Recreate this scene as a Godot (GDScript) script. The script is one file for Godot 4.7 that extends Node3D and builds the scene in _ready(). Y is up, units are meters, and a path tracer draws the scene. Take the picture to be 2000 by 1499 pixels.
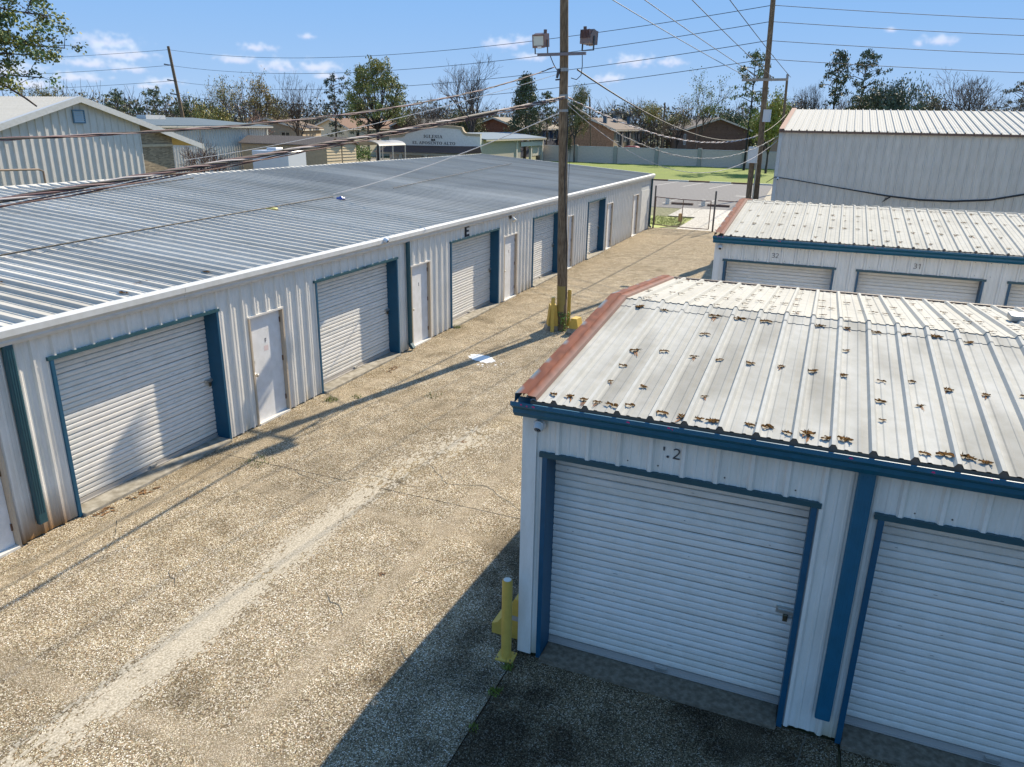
extends Node3D

const P := 0.3048          # rib pitch of the sheet metal
const PANEL := 0.9144
var T := {}
var M := {}
var used := {}
var rng := RandomNumberGenerator.new()
var noise := FastNoiseLite.new()
var noise2 := FastNoiseLite.new()

class Geo:
	var v := PackedVector3Array()
	var n := PackedVector3Array()
	var c := PackedColorArray()
	var ix := PackedInt32Array()
	var col := Color(1, 1, 1)
	func quad(a: Vector3, b: Vector3, d: Vector3, e: Vector3, nref: Vector3, cols = null) -> void:
		var nn := (b - a).cross(d - a)
		if nn.length_squared() < 1e-16:
			nn = (d - a).cross(e - a)
		if nn.length_squared() < 1e-16:
			return
		nn = nn.normalized()
		var flip := nn.dot(nref) < 0.0
		if flip:
			nn = -nn
		var k := v.size()
		v.append(a); v.append(b); v.append(d); v.append(e)
		for i in 4:
			n.append(nn)
		if cols == null:
			for i in 4:
				c.append(col)
		else:
			for i in 4:
				c.append(cols[i])
		if flip:
			ix.append_array(PackedInt32Array([k, k + 1, k + 2, k, k + 2, k + 3]))
		else:
			ix.append_array(PackedInt32Array([k, k + 2, k + 1, k, k + 3, k + 2]))
	func tri(a: Vector3, b: Vector3, d: Vector3, nref: Vector3) -> void:
		var nn := (b - a).cross(d - a)
		if nn.length_squared() < 1e-18:
			return
		nn = nn.normalized()
		var flip := nn.dot(nref) < 0.0
		if flip:
			nn = -nn
		var k := v.size()
		v.append(a); v.append(b); v.append(d)
		for i in 3:
			n.append(nn); c.append(col)
		if flip:
			ix.append_array(PackedInt32Array([k, k + 1, k + 2]))
		else:
			ix.append_array(PackedInt32Array([k, k + 2, k + 1]))
	func box(lo: Vector3, hi: Vector3, x := Transform3D()) -> void:
		var q := []
		for i in 8:
			q.append(x * Vector3(hi.x if i & 1 else lo.x, hi.y if i & 2 else lo.y, hi.z if i & 4 else lo.z))
		var b := x.basis
		quad(q[0], q[1], q[3], q[2], -b.z)
		quad(q[4], q[5], q[7], q[6], b.z)
		quad(q[0], q[2], q[6], q[4], -b.x)
		quad(q[1], q[3], q[7], q[5], b.x)
		quad(q[0], q[1], q[5], q[4], -b.y)
		quad(q[2], q[3], q[7], q[6], b.y)
	# box with its upright edges and top edges chamfered
	func cbox(lo: Vector3, hi: Vector3, ch: float, x := Transform3D()) -> void:
		var pts := PackedVector2Array([Vector2(lo.x + ch, lo.z), Vector2(hi.x - ch, lo.z), Vector2(hi.x, lo.z + ch), Vector2(hi.x, hi.z - ch), Vector2(hi.x - ch, hi.z), Vector2(lo.x + ch, hi.z), Vector2(lo.x, hi.z - ch), Vector2(lo.x, lo.z + ch)])
		var mid := Vector2((lo.x + hi.x) / 2, (lo.z + hi.z) / 2)
		var top: Array[Vector3] = []
		for i in 8:
			var a := pts[i]
			var b := pts[(i + 1) % 8]
			var nr := Vector3((a + b).x / 2 - mid.x, 0, (a + b).y / 2 - mid.y)
			quad(x * Vector3(a.x, lo.y, a.y), x * Vector3(b.x, lo.y, b.y), x * Vector3(b.x, hi.y - ch, b.y), x * Vector3(a.x, hi.y - ch, a.y), x.basis * nr)
			var a2 := a + (mid - a).normalized() * ch
			var b2 := b + (mid - b).normalized() * ch
			quad(x * Vector3(a.x, hi.y - ch, a.y), x * Vector3(b.x, hi.y - ch, b.y), x * Vector3(b2.x, hi.y, b2.y), x * Vector3(a2.x, hi.y, a2.y), x.basis * (nr.normalized() + Vector3.UP))
			top.append(x * Vector3(a2.x, hi.y, a2.y))
		var ctr := x * Vector3(mid.x, hi.y, mid.y)
		for i in 8:
			tri(top[i], top[(i + 1) % 8], ctr, x.basis.y)
	func tube(pts: PackedVector3Array, rad: PackedFloat32Array, sides := 6, caps := false) -> void:
		var m := pts.size()
		if m < 2:
			return
		var d0 := (pts[1] - pts[0]).normalized()
		var side := d0.cross(Vector3(0.31, 0.2, 0.93))
		if side.length() < 0.1:
			side = d0.cross(Vector3(1, 0, 0))
		side = side.normalized()
		var base := v.size()
		for i in m:
			var d: Vector3
			if i == 0:
				d = d0
			elif i == m - 1:
				d = (pts[i] - pts[i - 1]).normalized()
			else:
				d = (pts[i + 1] - pts[i - 1]).normalized()
			side = (side - d * side.dot(d)).normalized()
			var up := d.cross(side)
			var r := rad[i] if i < rad.size() else rad[rad.size() - 1]
			for s in sides:
				var an := TAU * s / sides
				var nn := side * cos(an) + up * sin(an)
				v.append(pts[i] + nn * r)
				n.append(nn)
				c.append(col)
		for i in m - 1:
			for s in sides:
				var a := base + i * sides + s
				var b := base + i * sides + (s + 1) % sides
				ix.append_array(PackedInt32Array([a, b + sides, b, a, a + sides, b + sides]))
		if caps:
			var dl := (pts[m - 1] - pts[m - 2]).normalized()
			for e in 2:
				var at := 0 if e == 0 else (m - 1) * sides
				var nr := -d0 if e == 0 else dl
				for s in range(1, sides - 1):
					tri(v[base + at], v[base + at + s], v[base + at + s + 1], nr)
	# closed outline (in the plane u, w), swept along d from d0 to d1
	func sweep(pts: PackedVector2Array, o: Vector3, u: Vector3, w: Vector3, d: Vector3, d0: float, d1: float, caps := true, closed := true, steps := 1) -> void:
		var area := 0.0
		var m := pts.size()
		for i in m:
			area += pts[i].cross(pts[(i + 1) % m])
		var sg := 1.0 if area > 0 else -1.0
		for i in (m if closed else m - 1):
			var a := pts[i]
			var b := pts[(i + 1) % m]
			var e := (b - a)
			var nr := (u * e.y - w * e.x) * sg
			for k in steps:
				var t0 := lerpf(d0, d1, float(k) / steps)
				var t1 := lerpf(d0, d1, float(k + 1) / steps)
				quad(o + u * a.x + w * a.y + d * t0, o + u * b.x + w * b.y + d * t0, o + u * b.x + w * b.y + d * t1, o + u * a.x + w * a.y + d * t1, nr)
		if caps and closed:
			var tr := Geometry2D.triangulate_polygon(pts)
			for i in range(0, tr.size(), 3):
				for t in [d0, d1]:
					tri(o + u * pts[tr[i]].x + w * pts[tr[i]].y + d * t, o + u * pts[tr[i + 1]].x + w * pts[tr[i + 1]].y + d * t, o + u * pts[tr[i + 2]].x + w * pts[tr[i + 2]].y + d * t, d * (t - (d0 + d1) / 2))
	func mesh() -> ArrayMesh:
		var a := []
		a.resize(Mesh.ARRAY_MAX)
		a[Mesh.ARRAY_VERTEX] = v
		a[Mesh.ARRAY_NORMAL] = n
		a[Mesh.ARRAY_COLOR] = c
		a[Mesh.ARRAY_INDEX] = ix
		var m := ArrayMesh.new()
		m.add_surface_from_arrays(Mesh.PRIMITIVE_TRIANGLES, a)
		return m

func _ready() -> void:
	noise.noise_type = FastNoiseLite.TYPE_SIMPLEX_SMOOTH
	noise.frequency = 0.05
	noise.fractal_octaves = 3
	noise.seed = 11
	# camera
	var cam := Camera3D.new()
	cam.position = Vector3(2.4871, 5.52, 6.5337)
	cam.rotation = Vector3(-0.3306, 0.3865, 0.0185)
	cam.fov = 53.59
	cam.near = 0.1
	cam.far = 2000
	add_child(cam)
	cam.current = true
	# sky and air
	var env := Environment.new()
	env.background_mode = Environment.BG_SKY
	var sm := ProceduralSkyMaterial.new()
	sm.sky_top_color = Color(0.10, 0.258, 0.53).linear_to_srgb()
	sm.sky_horizon_color = Color(0.28, 0.39, 0.54).linear_to_srgb()
	sm.sky_curve = 0.08
	sm.ground_bottom_color = Color(0.20, 0.18, 0.14).linear_to_srgb()
	sm.ground_horizon_color = Color(0.40, 0.42, 0.42).linear_to_srgb()
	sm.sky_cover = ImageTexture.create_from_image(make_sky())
	sm.sky_energy_multiplier = 1.0
	var sky := Sky.new()
	sky.sky_material = sm
	env.sky = sky
	env.tonemap_mode = Environment.TONE_MAPPER_LINEAR
	env.tonemap_exposure = 1.7
	env.sdfgi_enabled = true
	env.ssao_enabled = true
	env.ssil_enabled = true
	var we := WorldEnvironment.new()
	we.environment = env
	add_child(we)
	# sun, ahead and a little to one side, 37 degrees high
	var sun := DirectionalLight3D.new()
	sun.light_color = Color(1.0, 0.945, 0.85)
	sun.light_energy = 1.6
	sun.light_angular_distance = 0.5
	sun.shadow_enabled = true
	sun.basis = Basis.looking_at(-Vector3(0.31, 1.0, -1.31).normalized(), Vector3.UP)
	add_child(sun)

	make_textures()
	make_materials()
	make_ground()
	long_building()
	var near := storage_row(Vector3.ZERO, 11.6, Vector2(3.14, 3.35), 6.45, [[0.22, 2.70, "near roll-up door below the faded number 2"], [3.26, 5.76, "roll-up door beyond the wide blue downspout"], [6.30, 8.80, ""]], "near white metal storage building with weathered pale roof and blue gutter", 3, false)
	downspout(near, Vector3(3.075, 0, 0), Vector3(1, 0, 0), Vector3(0, 0, 1), 0.135, 0.27, 2.84, M.blue)
	downspout(near, Vector3(9.2, 0, 0), Vector3(1, 0, 0), Vector3(0, 0, 1), 0.135, 0.27, 2.84, M.blue)
	text_on(near, "door_number", "2", Vector3(1.485, 2.655, 0.010), Basis(Vector3(0, 0, 1), 0.0), 0.105, Color(0.045, 0.045, 0.05), "Droid Sans", 400)
	text_on(near, "door_number", "'.", Vector3(1.385, 2.655, 0.010), Basis(Vector3(0, 0, 1), 0.0), 0.10, Color(0.05, 0.05, 0.055))
	sealant(near, Vector2(3.14, 3.35), 6.45, 11.6, 7, [[0.15, 0.72, true, 0.95], [0.62, 0.22, false, 0.6], [1.1, 0.3, false, 0.7], [1.6, 0.85, false, 0.9], [2.3, 0.38, false, 0.75], [3.02, 0.9, false, 1.0], [3.45, 0.6, false, 0.7], [3.85, 0.4, false, 0.6], [4.3, 0.8, true, 0.7], [5.1, 0.85, false, 0.75], [5.9, 0.75, false, 0.7], [6.45, 0.8, true, 0.6]], 7.0)
	var g := Geo.new()
	g.col = Color(0.6, 0.62, 0.63)
	g.cbox(Vector3(-0.02, 0, -0.1), Vector3(0.5, 0.07, 0.16), 0.01)
	var vent := thing("roof_vent", "small flat metal vent box on the weathered pale roof", "vent", Vector3(4.82, 3.235, -4.80))
	part(vent, "lid", g, M.steel)
	g = Geo.new()
	g.col = Color(0.3, 0.16, 0.1)
	g.box(Vector3(0.03, -0.06, -0.06), Vector3(0.45, 0, 0.12))
	part(vent, "curb", g, M.plain)
	var rear := storage_row(Vector3(0, 0, -12.8), 14.0, Vector2(4.6, 3.47), 9.4, [[0.25, 2.72, "roll-up door below number 32"], [3.28, 5.79, "roll-up door below number 31"], [6.33, 8.85, "roll-up door at the edge of view"], [9.4, 11.9, ""]], "white metal storage building numbered 31 and 32 with pale ribbed roof", 5, true)
	text_on(rear, "door_number", "32", Vector3(1.40, 2.61, 0.010), Basis(), 0.11, Color(0.06, 0.06, 0.065), "Droid Sans", 400)
	text_on(rear, "door_number", "31", Vector3(4.468, 2.61, 0.010), Basis(), 0.115, Color(0.06, 0.06, 0.065), "Droid Sans", 400)
	sealant(rear, Vector2(4.6, 3.47), 9.4, 14.0, 17, [[0.5, 0.5, false, 0.8], [1.6, 0.9, false, 0.9], [2.6, 0.35, false, 0.7], [3.2, 0.9, false, 0.9], [4.4, 0.9, false, 0.8]], 9.5)
	security_camera(Vector3(0.149, 2.735, 0.036), Vector3(0, 0, 1), "dome camera at the near corner of the near storage building")
	security_camera(Vector3(0.098, 2.727, -12.764), Vector3(0, 0, 1), "dome camera at the corner of the building numbered 32")
	security_camera(Vector3(-6.825, 2.93, -8.50), Vector3(1, 0.25, 0).normalized(), "dome camera fixed on the white gutter of the long building")
	flood_on_wall()
	main_pole()
	poles()
	wires()
	gate()
	bollard()
	big_metal_building()
	gable_hall()
	far_buildings()
	clutter()
	trees()
	corner_tree()

# ------------------------------------------------------------------ nodes
func numbered(s: String) -> String:
	if not used.has(s):
		used[s] = 0
		return s
	used[s] += 1
	return "%s_%03d" % [s, used[s]]

func tag(o: Node, label: String, category: String, group := "", kind := "") -> Node:
	if label: o.set_meta("label", label)
	if category: o.set_meta("category", category)
	if group: o.set_meta("group", group)
	if kind: o.set_meta("kind", kind)
	return o

func thing(called: String, label: String, category: String, at := Vector3.ZERO, group := "") -> Node3D:
	var o := Node3D.new()
	o.name = numbered(called)
	add_child(o, true)
	o.position = at
	tag(o, label, category, group)
	return o

func part(parent: Node, called: String, g, m: Material, label := "") -> MeshInstance3D:
	var o := MeshInstance3D.new()
	o.mesh = g.mesh() if g is Geo else g
	o.material_override = m
	if parent == self:
		o.name = numbered(called)
	else:
		var key := "%d/%s" % [parent.get_instance_id(), called]
		var k: int = used.get(key, 0)
		used[key] = k + 1
		o.name = called if k == 0 else "%s_%03d" % [called, k]
	parent.add_child(o, true)
	if label: o.set_meta("label", label)
	return o

func single(called: String, g: Geo, m: Material, label: String, category: String, group := "") -> MeshInstance3D:
	var o := part(self, called, g, m)
	tag(o, label, category, group)
	return o

func structure(called: String, g: Geo, m: Material) -> MeshInstance3D:
	var o := part(self, called, g, m)
	o.set_meta("kind", "structure")
	return o

# ------------------------------------------------------------------ textures and materials
func nbytes(size: int, kind: int, freq: float, sd: int, octaves := 1, ret := -1) -> PackedByteArray:
	var f := FastNoiseLite.new()
	f.noise_type = kind
	f.frequency = freq
	f.seed = sd
	f.fractal_type = FastNoiseLite.FRACTAL_FBM if octaves > 1 else FastNoiseLite.FRACTAL_NONE
	f.fractal_octaves = octaves
	if ret >= 0:
		f.cellular_return_type = ret
		f.cellular_jitter = 1.0
	var im := f.get_seamless_image(size, size)
	im.convert(Image.FORMAT_L8)
	return im.get_data()

func image_tex(size: int, by: PackedByteArray) -> ImageTexture:
	var im := Image.create_from_data(size, size, false, Image.FORMAT_RGB8, by)
	return ImageTexture.create_from_image(im)

func make_textures() -> void:
	# exposed aggregate: every pebble has a tone of its own, darker cement between
	var s := 2048
	var cell := nbytes(s, FastNoiseLite.TYPE_CELLULAR, 0.185, 3, 1, FastNoiseLite.RETURN_CELL_VALUE)
	var gap := nbytes(s, FastNoiseLite.TYPE_CELLULAR, 0.185, 3, 1, FastNoiseLite.RETURN_DISTANCE2_SUB)
	var low := nbytes(s, FastNoiseLite.TYPE_SIMPLEX_SMOOTH, 0.004, 9, 4)
	var pal := [Color(0.92, 0.88, 0.83), Color(0.71, 0.67, 0.57), Color(0.43, 0.37, 0.31), Color(0.81, 0.78, 0.69), Color(0.58, 0.53, 0.45), Color(0.97, 0.95, 0.91), Color(0.66, 0.59, 0.48), Color(0.32, 0.27, 0.24), Color(0.74, 0.69, 0.58), Color(0.52, 0.48, 0.40), Color(0.70, 0.59, 0.47), Color(0.41, 0.37, 0.33), Color(0.86, 0.81, 0.73), Color(0.58, 0.53, 0.45), Color(0.77, 0.71, 0.63), Color(0.47, 0.40, 0.31)]
	var lr := PackedByteArray(); var lg := PackedByteArray(); var lb := PackedByteArray()
	for i in 4096:     # tone (16) x gap (16) x broad tone (16)
		var p: Color = pal[i & 15]
		var gp := clampf(((i >> 4) & 15) / 4.0, 0.0, 1.0)
		var br := 0.92 + 0.2 * (i >> 8) / 15.0
		var q := Color(0.40, 0.365, 0.295).lerp(p, gp)
		lr.append(int(clampf(q.r * br, 0, 1) * 255)); lg.append(int(clampf(q.g * br, 0, 1) * 255)); lb.append(int(clampf(q.b * br, 0, 1) * 255))
	var by := PackedByteArray()
	by.resize(s * s * 3)
	var o := 0
	for i in s * s:
		var k := ((cell[i] * 7 >> 2) & 15) | (gap[i] & 0xF0) | ((low[i] & 0xF0) << 4)
		by[o] = lr[k]; by[o + 1] = lg[k]; by[o + 2] = lb[k]
		o += 3
	T.agg = image_tex(s, by)
	# soft grime, fine grain, grass, asphalt, bark and shingle share one recipe: two noises between two tones
	T.grime = two_noise(512, 0.012, 5, 0.11, 2, Color(0.945, 0.942, 0.93), Color(1, 1, 1), 0.75)
	T.conc = two_noise(1024, 0.010, 5, 0.42, 2, Color(0.66, 0.64, 0.60), Color(1, 1, 1), 0.5)
	T.asph = two_noise(512, 0.012, 4, 0.5, 1, Color(0.62, 0.62, 0.62), Color(1, 1, 1), 0.4)
	T.grass = two_noise(1024, 0.02, 5, 0.32, 3, Color(0.50, 0.60, 0.38), Color(1, 1, 0.92), 0.5)
	T.shingle = two_noise(512, 0.02, 3, 0.3, 1, Color(0.62, 0.62, 0.62), Color(1, 1, 1), 0.5)
	T.bark = two_noise(256, 0.03, 4, 0.2, 2, Color(0.5, 0.48, 0.45), Color(1, 1, 1), 0.5)
	# brick courses, too far away to build one by one
	var w := 512
	by = PackedByteArray(); by.resize(w * w * 3)
	var bn := nbytes(w, FastNoiseLite.TYPE_SIMPLEX_SMOOTH, 0.06, 21, 3)
	rng.seed = 77
	var tone := PackedFloat32Array()
	for i in 24 * 8: tone.append(rng.randf_range(0.72, 1.0))
	for y in w:
		var row := int(y * 24.0 / w)
		var fy := y * 24.0 / w - row
		for x in w:
			var xx := fposmod(x * 8.0 / w + (0.5 if row & 1 else 0.0), 8.0)
			var colm := int(xx)
			var fx := xx - colm
			var q := tone[row * 8 + colm] * (0.85 + 0.15 * bn[y * w + x] / 255.0)
			var mort := fy < 0.16 or fx < 0.06
			var r := 0.80 if mort else q
			o = (y * w + x) * 3
			by[o] = int(r * 255); by[o + 1] = int((0.80 if mort else q) * 255); by[o + 2] = int((0.80 if mort else q) * 255)
	T.brick = image_tex(w, by)
	# weathered pole: long streaks
	var st := nbytes(512, FastNoiseLite.TYPE_SIMPLEX_SMOOTH, 0.12, 31, 3)
	var st2 := nbytes(512, FastNoiseLite.TYPE_SIMPLEX_SMOOTH, 0.02, 32, 3)
	by = PackedByteArray(); by.resize(512 * 512 * 3)
	for y in 512:
		for x in 512:
			var a := st[((y >> 4) & 511) * 512 + x] / 255.0 * 0.6 + st2[y * 512 + x] / 255.0 * 0.4
			a = clampf((a - 0.25) * 1.8, 0, 1)
			var q := Color(0.42, 0.36, 0.30).lerp(Color(1, 0.97, 0.92), a)
			o = (y * 512 + x) * 3
			by[o] = int(q.r * 255); by[o + 1] = int(q.g * 255); by[o + 2] = int(q.b * 255)
	T.wood = image_tex(512, by)

func two_noise(size: int, f1: float, o1: int, f2: float, o2: int, a: Color, b: Color, share: float) -> ImageTexture:
	var x := nbytes(size, FastNoiseLite.TYPE_SIMPLEX_SMOOTH, f1, size + int(f1 * 1e4), o1)
	var y := nbytes(size, FastNoiseLite.TYPE_SIMPLEX_SMOOTH, f2, size + int(f2 * 1e4), o2)
	var lr := PackedByteArray(); var lg := PackedByteArray(); var lb := PackedByteArray()
	for i in 256:
		var q := a.lerp(b, smoothstep(0.15, 0.85, i / 255.0))
		lr.append(int(q.r * 255)); lg.append(int(q.g * 255)); lb.append(int(q.b * 255))
	var by := PackedByteArray()
	by.resize(size * size * 3)
	var sh := int(share * 256)
	var o := 0
	for i in size * size:
		var k := (x[i] * sh + y[i] * (256 - sh)) >> 8
		by[o] = lr[k]; by[o + 1] = lg[k]; by[o + 2] = lb[k]
		o += 3
	return image_tex(size, by)

func mat(key: String, lin: Color, rough := 0.7, tex := "", scale = 1.0, metal := 0.0) -> StandardMaterial3D:
	var m := StandardMaterial3D.new()
	m.albedo_color = lin.linear_to_srgb()
	m.roughness = rough
	m.metallic = metal
	m.vertex_color_use_as_albedo = true
	if tex:
		m.albedo_texture = T[tex]
		m.uv1_triplanar = true
		m.uv1_world_triplanar = true
		m.uv1_scale = scale if scale is Vector3 else Vector3.ONE * scale
	M[key] = m
	return m

func make_materials() -> void:
	mat("agg", Color(1, 0.99, 0.965), 1.0, "agg", 1.0 / 4.4).metallic_specular = 0.25
	mat("pad", Color(1, 1, 1), 0.9, "conc", 0.45)
	mat("sand", Color(0.66, 0.60, 0.49), 0.95, "conc", 3.0)
	mat("conc", Color(0.42, 0.39, 0.33), 0.9, "conc", 0.4)
	mat("white_wall", Color(0.74, 0.715, 0.665), 0.45, "grime", Vector3(0.9, 0.22, 0.9))
	mat("white_roof", Color(0.52, 0.508, 0.47), 0.85, "grime", 0.8)
	mat("grey_roof", Color(0.62, 0.595, 0.54), 0.75, "grime", 0.5)
	M.white_roof.metallic_specular = 0.2
	M.grey_roof.metallic_specular = 0.15
	mat("door_white", Color(0.76, 0.735, 0.69), 0.55, "grime", Vector3(0.5, 0.9, 0.5))
	mat("door_white_dull", Color(0.73, 0.71, 0.665), 0.6, "grime", Vector3(0.7, 0.5, 0.7))
	mat("door_white_warm", Color(0.745, 0.715, 0.66), 0.6, "grime", Vector3(0.4, 0.7, 0.4))
	mat("door_grimy", Color(0.70, 0.67, 0.61), 0.65, "grime", Vector3(0.8, 0.8, 0.8))
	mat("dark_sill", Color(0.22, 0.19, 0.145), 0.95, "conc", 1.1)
	mat("door_flat", Color(0.74, 0.735, 0.73), 0.5, "grime", 0.6)
	mat("blue", Color(0.005, 0.108, 0.190), 0.5, "grime", 0.9)
	mat("jamb_blue_shaded", Color(0.004, 0.075, 0.145), 0.45, "grime", 0.9)  # darker copy of the trim blue, shade of the recess put into colour
	mat("teal", Color(0.012, 0.070, 0.092), 0.45, "grime", 0.9)
	mat("white_trim", Color(0.58, 0.58, 0.565), 0.45, "grime", 0.7)
	mat("plain", Color(1, 1, 1), 0.7)
	var mt := mat("matte", Color(1, 1, 1), 1.0)
	mt.metallic_specular = 0.05
	mat("gloss", Color(1, 1, 1), 0.35)
	mat("steel", Color(0.55, 0.55, 0.53), 0.4, "", 1.0, 0.8)
	mat("yellow", Color(0.57, 0.385, 0.075), 0.6, "grime", 1.6)
	mat("pole", Color(0.36, 0.29, 0.21), 0.95, "wood", Vector3(3.0, 0.35, 3.0))
	mat("brick", Color(1, 1, 1), 0.9, "brick", Vector3(0.62, 0.62, 0.62))
	mat("shingle", Color(1, 1, 1), 0.95, "shingle", 0.7)
	mat("asphalt", Color(0.23, 0.22, 0.215), 0.95, "asph", 0.5)
	mat("grass", Color(0.26, 0.30, 0.03), 0.95, "grass", 0.22)
	mat("dirt", Color(0.30, 0.26, 0.19), 0.95, "grass", 0.16)
	mat("bark", Color(1, 1, 1), 0.95, "bark", 1.2)
	mat("stucco", Color(1, 1, 1), 0.9, "grime", 0.5)
	mat("cable", Color(0.02, 0.02, 0.022), 0.6)
	mat("alum", Color(0.40, 0.375, 0.345), 0.5, "", 1.0, 0.2)
	var l := mat("leaf", Color(1, 1, 1), 0.7)
	l.backlight = Color(0.35, 0.35, 0.2)
	l.cull_mode = BaseMaterial3D.CULL_DISABLED
	var gl := mat("glass", Color(0.02, 0.025, 0.03), 0.08)
	gl.metallic_specular = 0.8

# ------------------------------------------------------------------ sheet metal
func rib_profile(u0: float, u1: float, hr: float, phase: float, pitch := P, minor := true) -> PackedVector2Array:
	var pts := PackedVector2Array()
	pts.append(Vector2(u0, rib_at(u0, hr, phase, pitch, minor)))
	var k := int(floor((u0 - phase) / pitch)) - 1
	var s := pitch / P
	var nodes := [[-0.036, 0.0], [-0.015, 1.0], [0.015, 1.0], [0.036, 0.0]]
	if minor:
		nodes += [[0.080, 0.0], [0.091, 0.2], [0.112, 0.2], [0.123, 0.0], [0.182, 0.0], [0.193, 0.2], [0.214, 0.2], [0.225, 0.0]]
	while phase + k * pitch < u1 + pitch:
		for q in nodes:
			var u: float = phase + k * pitch + q[0] * s
			if u > u0 + 1e-4 and u < u1 - 1e-4:
				pts.append(Vector2(u, q[1] * hr))
		k += 1
	pts.append(Vector2(u1, rib_at(u1, hr, phase, pitch, minor)))
	return pts

func rib_at(u: float, hr: float, phase: float, pitch: float, _minor: bool) -> float:
	var f: float = absf(fposmod(u - phase + pitch / 2, pitch) - pitch / 2) * P / pitch
	return hr * clampf((0.036 - f) / 0.021, 0, 1)

func sheet(g: Geo, o: Vector3, U: Vector3, V: Vector3, N: Vector3, u0: float, u1: float, v0: float, v1: float, hr: float, phase: float, colfn = null, nv := 1, pitch := P, minor := true) -> void:
	var pr := rib_profile(u0, u1, hr, phase, pitch, minor)
	for i in pr.size() - 1:
		var a := pr[i]
		var b := pr[i + 1]
		if b.x - a.x < 1e-5: continue
		var nr := N * (b.x - a.x) - U * (b.y - a.y)
		for k in nv:
			var va := lerpf(v0, v1, float(k) / nv)
			var vb := lerpf(v0, v1, float(k + 1) / nv)
			var cols = null
			if colfn != null:
				cols = [colfn.call(a.x, va), colfn.call(b.x, va), colfn.call(b.x, vb), colfn.call(a.x, vb)]
			g.quad(o + U * a.x + V * va + N * a.y, o + U * b.x + V * va + N * b.y, o + U * b.x + V * vb + N * b.y, o + U * a.x + V * vb + N * a.y, nr, cols)

# a sheet metal wall cut into 0.91 m panels; openings are [u0, u1, height]
func metal_wall(parent: Node, o: Vector3, U: Vector3, N: Vector3, u0: float, u1: float, h: float, openings: Array, m: Material, colfn = null, phase := 0.0, hr := 0.032) -> void:
	var cuts := [u0, u1]
	for p in openings:
		cuts.append(p[0]); cuts.append(p[1])
	var k := ceili((u0 - phase - P * 0.6) / PANEL)
	while phase + P * 0.6 + k * PANEL < u1:
		var x := phase + P * 0.6 + k * PANEL
		if x > u0 + 0.1 and x < u1 - 0.1:
			var near := false
			for p in openings:
				if absf(x - p[0]) < 0.12 or absf(x - p[1]) < 0.12: near = true
			if not near: cuts.append(x)
		k += 1
	cuts.sort()
	var j := 0
	for i in cuts.size() - 1:
		var a: float = cuts[i]
		var b: float = cuts[i + 1]
		if b - a < 0.01: continue
		var base := 0.02
		for p in openings:
			if (a + b) / 2 > p[0] and (a + b) / 2 < p[1]: base = p[2]
		if base > h - 0.02: continue
		var g := Geo.new()
		j += 1
		sheet(g, o + N * (0.002 * (j % 2)), U, Vector3.UP, N, a - 0.004, b + 0.004, base, h, hr, phase, colfn, maxi(1, int((h - base) / 0.3)) if colfn != null else 1)
		part(parent, "wall_panel", g, m)

var slat_cache := {}
func slat_mesh(w: float) -> ArrayMesh:
	var key := snappedf(w, 0.001)
	if not slat_cache.has(key):
		var g := Geo.new()
		var pr := PackedVector2Array([Vector2(0, -0.022), Vector2(0.008, -0.022), Vector2(0.011, -0.004), Vector2(0.020, 0.0008), Vector2(0.043, 0.0025), Vector2(0.065, 0.0008), Vector2(0.0745, -0.004), Vector2(0.0775, -0.022)])
		for i in pr.size() - 1:
			var a := pr[i]
			var b := pr[i + 1]
			g.quad(Vector3(0, a.x, a.y), Vector3(w, a.x, a.y), Vector3(w, b.x, b.y), Vector3(0, b.x, b.y), Vector3(0, -(b.y - a.y), b.x - a.x))
		slat_cache[key] = g.mesh()
	return slat_cache[key]

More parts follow.
